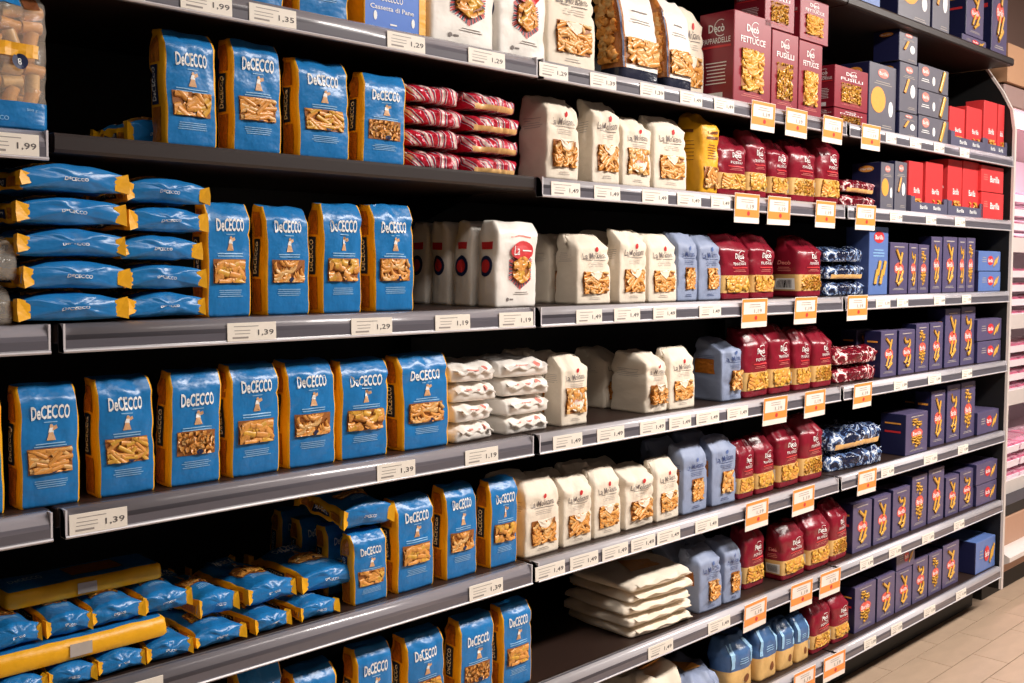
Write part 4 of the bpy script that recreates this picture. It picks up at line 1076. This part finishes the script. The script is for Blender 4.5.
run('cream', 5, 'cream bags on the third shelf up', 'cream paper bag', 'the standing blue packets', 'l', [(524, 560, 478, {'var': 0, 'rows': 1}), (563, 592, 477, {'var': 3, 'rows': 1}), (594, 621, 468, {'var': 1, 'rows': 1}), (625, 655, 467, {'var': 3, 'D': .075, 'rows': 1}), (656, 680, 459, {'var': 1})], jit=2)
run('slate', 5, 'blue-grey bags on the third shelf up', 'blue-grey paper pasta bag', 'the cream bags', 'l', [(682, 708, 444, {'rows': 1}), (712, 736, 436, {'rows': 1})])
run('maroon', 5, 'maroon bags on the third shelf up', 'maroon pasta bag with clear foot', 'the blue-grey bags', 'l', [(738, 754, 440), (756, 775, 435), (778, 800, 423), (801, 823, 416)])
for l in range(2):
    flat('cellonavy', 5, 'navy cellophane packets on the third shelf up', '%s navy cellophane packet of the pair lying on the third shelf up' % ['lower', 'upper'][l], 832, 878 + l * 2, l * .067, l * .067 + .066, .035, .13, -6 + l * 4)
run('indigo', 5, 'indigo boxes on the third shelf up', 'indigo pasta box', 'the end panel', 'r', [(905, 927, 413, {'Y': .012, 'D': .09, 'label': 'indigo box pulled forward on the third shelf up, dark side showing'}), (916, 929, 390, {'Y': .11}), (930, 944, 391), (946, 959, 385), (960, 974, 382)], jit=0)
zz = DECKZ[5] + .001; xl, xr = solve_x(977, .018, zz), min(XEND, solve_x(1002, .018, zz))
spawn('brick', 'indigo box lying by the end panel on the third shelf up', 'lying boxes on the third shelf up', ((xl + xr) / 2, .018, zz), (xr - xl, .085, .09), (0, 0, 0), 0)
spawn('brick', 'indigo box lying askew on top of another, third shelf up', 'lying boxes on the third shelf up', ((xl + xr) / 2 - .01, .09, zz + .088), ((xr - xl) * .8, .08, .09), (0, 0, .25), 0)

# ---- second shelf up
run('blue', 6, 'blue packets on the second shelf up', BP, 'the empty gap', 'r', [(240, 285, 665), (296, 340, 668), (356, 394, 646), (407, 446, 633), (458, 494, 618), (502, 532, 604)], jit=1)
gC = 'cream packets lying on the second shelf up'
for l in range(5):
    flat('creampillow', 6, gC, 'cream paper packet lying flat, %s of the pile by blue-grey bags' % ['bottom', 'second', 'third', 'fourth', 'top'][l], 630 + random.uniform(-3, 3), 690 + random.uniform(-3, 1), l * .0285, l * .0285 + .028, .035, .22, -3 + random.uniform(-3, 3))
for l in range(4):
    flat('creampillow', 6, gC, 'cream paper packet lying deep in the shelf, %s behind the front cream pile' % pos[l], 618, 678, l * .038, l * .038 + .04, .265, .17, 4)
flat('creampillow', 6, gC, 'puffed cream packet lying on the rear pile beside blue-grey bags', 620, 700, .15, .196, .17, .2, 5)
run('slate', 6, 'blue-grey bags on the second shelf up', 'blue-grey paper pasta bag', 'the cream pile', 'l', [(699, 722, 549, {'rows': 1}), (724, 741, 541, {'rows': 1})], D=.075)
run('maroon', 6, 'maroon bags on the second shelf up', 'maroon pasta bag with clear foot', 'the blue-grey bags', 'l', [(744, 764, 526, {'Y': .06}), (782, 806, 523), (808, 830, 511), (831, 848, 501)])
run('indigo', 6, 'indigo boxes on the second shelf up', 'indigo pasta box', 'the maroon bags', 'l', [(852, 871, 502), (873, 890, 496), (892, 909, 488), (911, 926, 475), (927.5, 943, 468), (945, 958, 476), (959, 973, 470)], jit=0)
for l in range(2):
    zz = DECKZ[6] + .001 + l * .082; xl, xr = solve_x(976, .018, zz), min(XEND, solve_x(1000, .018, zz))
    spawn('brick', '%s of two indigo boxes lying by the end panel, second shelf up' % ['lower', 'upper'][l], 'lying boxes on the second shelf up', ((xl + xr) / 2, .018, zz), (xr - xl, .079, .09), (0, 0, 0), 0)

# ---- lowest shelf
run('creampillow', 7, 'packets lying on the lowest shelf', 'cream packet', 'the blue-grey packet', 'r', [(640, 684, 668, {'label': 'cream paper packet lying on the lowest shelf beside blue-grey packet'})], D=.17)
run('slatepillow', 7, 'packets lying on the lowest shelf', 'blue-grey packet', 'the denim bags', 'r', [(688, 722, 672, {'label': 'crumpled blue-grey packet lying on the lowest shelf beside denim-blue bags'})], D=.17)
run('denim', 7, 'denim-blue bags on the lowest shelf', 'denim-blue bag with sand foot', 'the maroon bags', 'r', [(729, 755, 636), (758, 777, 624), (779, 794, 621), (796, 809, 616)], jit=3)
run('maroon', 7, 'maroon bags on the lowest shelf', 'maroon pasta bag with clear foot', 'the denim-blue bags', 'l', [(812, 831, 601), (833, 849, 593)])
ind = run('indigo', 7, 'indigo boxes on the lowest shelf', 'indigo pasta box', 'the maroon bags', 'l', [(854, 875, 584), (876.5, 894, 575), (895, 911, 569), (912, 927, 558), (928, 941, 552), (942, 958, 543)], jit=0)
o, xm, y, z, wd, h = ind[2]
spawn('brick', 'small indigo box lying on top of standing indigo box, lowest shelf', 'indigo boxes on the lowest shelf', (xm + .01, y, z + h + .003), (.14, .07, .08), (0, 0, 0), 0)
run('brick', 7, 'large blue box', 'large blue box', 'the end panel', 'r', [(975, 1001, 539, {'var': 1, 'Y': .016, 'label': 'large pale blue box on the lowest shelf beside the end panel'})], D=.3, jit=0)

# ------------------------------------------------------------------ price cards and promotion tags on the rails
def price_card(sh, x0, x1, price, label, group):
    dz = DECKZ[sh]; Y = -.0100
    xl, xr = solve_x(x0, Y, dz - .02), solve_x(x1, Y, dz - .02); W = xr - xl; H = .03
    o = empty('price_card', ((xl + xr) / 2, Y, dz - .0385)); tag(o, label, 'price tag', group)
    o.rotation_euler = (math.radians(-2), 0, math.radians(random.uniform(-.6, .6)))
    obj('card', G().rbox(-W / 2, W / 2, -.0014, .0, 0, H, .0004).mesh('card', CARD), o)
    a = G()
    a.text(price, W * .28, H * .42, min(W * .34, .03), .0105, -.0018, .01)
    obj('price', a.mesh('price', PRICEINK), o)
    a = G().lines(-W * .12, H * .78, 1, W * .62, .0012, .003, -.0017, seed=sh); a.lines(-W * .2, H * .56, 2, W * .4, .0011, .0052, -.0017, seed=sh + 1); a.rect(-W * .4, -W * .08, H * .14, H * .24, -.0017, 1, 1)
    obj('fine_print', a.mesh('fine_print', GINK), o)
def promo_tag(sh, x0, x1, label, group):
    dz = DECKZ[sh]; Y = -.0125
    xl, xr = solve_x(x0, Y, dz - .02), solve_x(x1, Y, dz - .02); W = (xr - xl) * .95; H = .077
    o = empty('promotion_tag', ((xl + xr) / 2, Y, dz + .004 - H)); tag(o, label, 'price tag', group)
    o.rotation_euler = (math.radians(random.uniform(1, 3)), 0, math.radians(random.uniform(-2, 2)))
    obj('holder', G().rbox(-W / 2, W / 2, -.001, .0, 0, H, .0004).mesh('holder', TAGPALE), o)
    a = G().rect(-W / 2 + .002, W / 2 - .002, H * .2, H * .46, -.0014, 1, 1); a.rect(-W / 2 + .001, -W / 2 + .008, H * .46, H * .95, -.0014, 1, 1); a.rect(W / 2 - .012, W / 2 - .002, H * .46, H * .95, -.0014, 1, 1); a.rect(-W / 2 + .002, W / 2 - .002, H * .88, H * .98, -.0015, 1, 1)
    obj('orange_frame', a.mesh('orange_frame', TAGOR), o)
    a = G().ell(.006, H * .33, .007, .006, -.0018, 10); obj('red_mark', a.mesh('red_mark', REDP), o)
    a = G().lines(0, H * .78, 2, W * .5, .0014, .006, -.0016, seed=sh); a.text('1,19', W * .12, H * .56, W * .3, .012, -.0018, .01); obj('price', a.mesh('price', GINK), o)
CARDS = {   # shelf: [(reference, side, [(x0,x1,price)...])...]
    1: [('the white striped packets, under blue packets', 'r', [(102, 145, '1,99'), (180, 232, '1,99'), (249, 296, '1,35'), (387, 425, '1,29')]), ('the blue carton, under white and cream packets', 'l', [(468, 505, '1,29'), (539, 568, '1,29'), (590, 616, '1,39'), (640, 664, '1,39'), (680, 702, '1,49'), (714, 734, '1,49')]), ('the end panel, under grey and red boxes', 'r', [(886, 896, '1,19'), (910, 921, '1,19'), (934, 944, '1,59'), (960, 969, '1,59')])],
    2: [('the dark shelf edge, under clear packet', 'r', [(-20, 39, '1,99')]), ('the red-striped stack, under cream bags', 'l', [(551, 580, '1,49'), (594, 620, '1,49'), (642, 668, '1,49'), (677, 701, '1,49'), (711, 730, '1,49')]), ('the end panel, under red boxes', 'r', [(890, 902, '1,59'), (926, 936, '1,59'), (955, 965, '1,59')])],
    3: [('the white packets, under blue packets', 'r', [(227, 276, '1,39'), (351, 392, '1,29'), (435, 470, '1,19'), (499, 533, '1,19')]), ('the white packets, under cream bags', 'l', [(576, 602, '1,49'), (614, 640, '1,49'), (653, 676, '1,49'), (699, 721, '1,49')]), ('the end panel, under indigo boxes', 'r', [(876, 890, '1,19'), (897, 908, '1,19'), (934, 945, '1,09'), (962, 971, '1,09')])],
    4: [('the white lying packets, under blue packets', 'r', [(69, 127, '1,39'), (377, 415, '1,39'), (465, 498, '1,19')]), ('the white lying packets, under cream bags', 'l', [(553, 582, '1,49'), (597, 624, '1,49'), (640, 665, '1,49'), (669, 691, '1,49'), (696, 719, '1,49'), (727, 748, '1,49')]), ('the end panel, under indigo boxes', 'r', [(894, 907, '1,09'), (928, 941, '1,09'), (962, 972, '1,09')])],
    5: [('the cream bags, under blue packets', 'r', [(105, 163, '1,39'), (469, 503, '1,39')]), ('the blue packets, under cream bags', 'l', [(535, 565, '1,49'), (570, 598, '1,49'), (602, 628, '1,49'), (631, 655, '1,49'), (657, 680, '1,49'), (695, 718, '1,49')]), ('the end panel, under indigo boxes', 'r', [(881, 894, '1,09'), (924, 937, '1,09'), (958, 968, '1,09')])],
    6: [('the orange tags, under the cream pile', 'r', [(648, 673, '1,49'), (708, 730, '1,49')]), ('the end panel, under indigo boxes', 'r', [(860, 873, '1,09'), (889, 901, '1,09'), (922, 934, '1,09'), (954, 964, '1,09')])],
    7: [('the end panel, under indigo boxes', 'r', [(864, 876, '1,09'), (891, 902, '1,09'), (924, 935, '1,09'), (956, 966, '1,09')])]}
for sh, runs in CARDS.items():
    for ref, side, its in runs:
        for i, (x0, x1, pr) in enumerate(its):
            k = i if side == 'l' else len(its) - 1 - i
            price_card(sh, x0, x1, pr, 'price card, %s, %s %s' % (SHN[sh].replace(' up', ''), ORD[k].replace('next to', 'first from'), ref), 'price cards on the %s' % SHN[sh])
PROMO = {1: [(750, 775), (784, 808), (821, 843), (861, 880)], 2: [(733, 760), (767, 790), (814, 836), (855, 875)], 3: [(740, 768), (793, 817), (847, 867)], 4: [(762, 787), (803, 826), (852, 872)],
         5: [(744, 769), (791, 815), (857, 876)], 6: [(742, 767), (790, 812), (819, 840)], 7: [(793, 815), (823, 845)]}
for sh, its in PROMO.items():
    for i, (x0, x1) in enumerate(its):
        promo_tag(sh, x0, x1, 'orange promotion tag hanging from %s, %s the indigo or red boxes' % (SHN[sh], ORD[len(its) - 1 - i]), 'promotion tags on the %s' % SHN[sh])

# ---- sixth shelf, nearest bay: clear packet of big tubes
zz = DECKZ[2]; xl, xr = solve_x(-40, .012, zz), solve_x(50, .012, zz)
spawn('clear', 'clear packet of big pasta tubes with blue foot, beside the dark gap', 'clear packet on the sixth shelf up', ((xl + xr) / 2, .014, zz + .0005), (xr - xl, .2, .08))
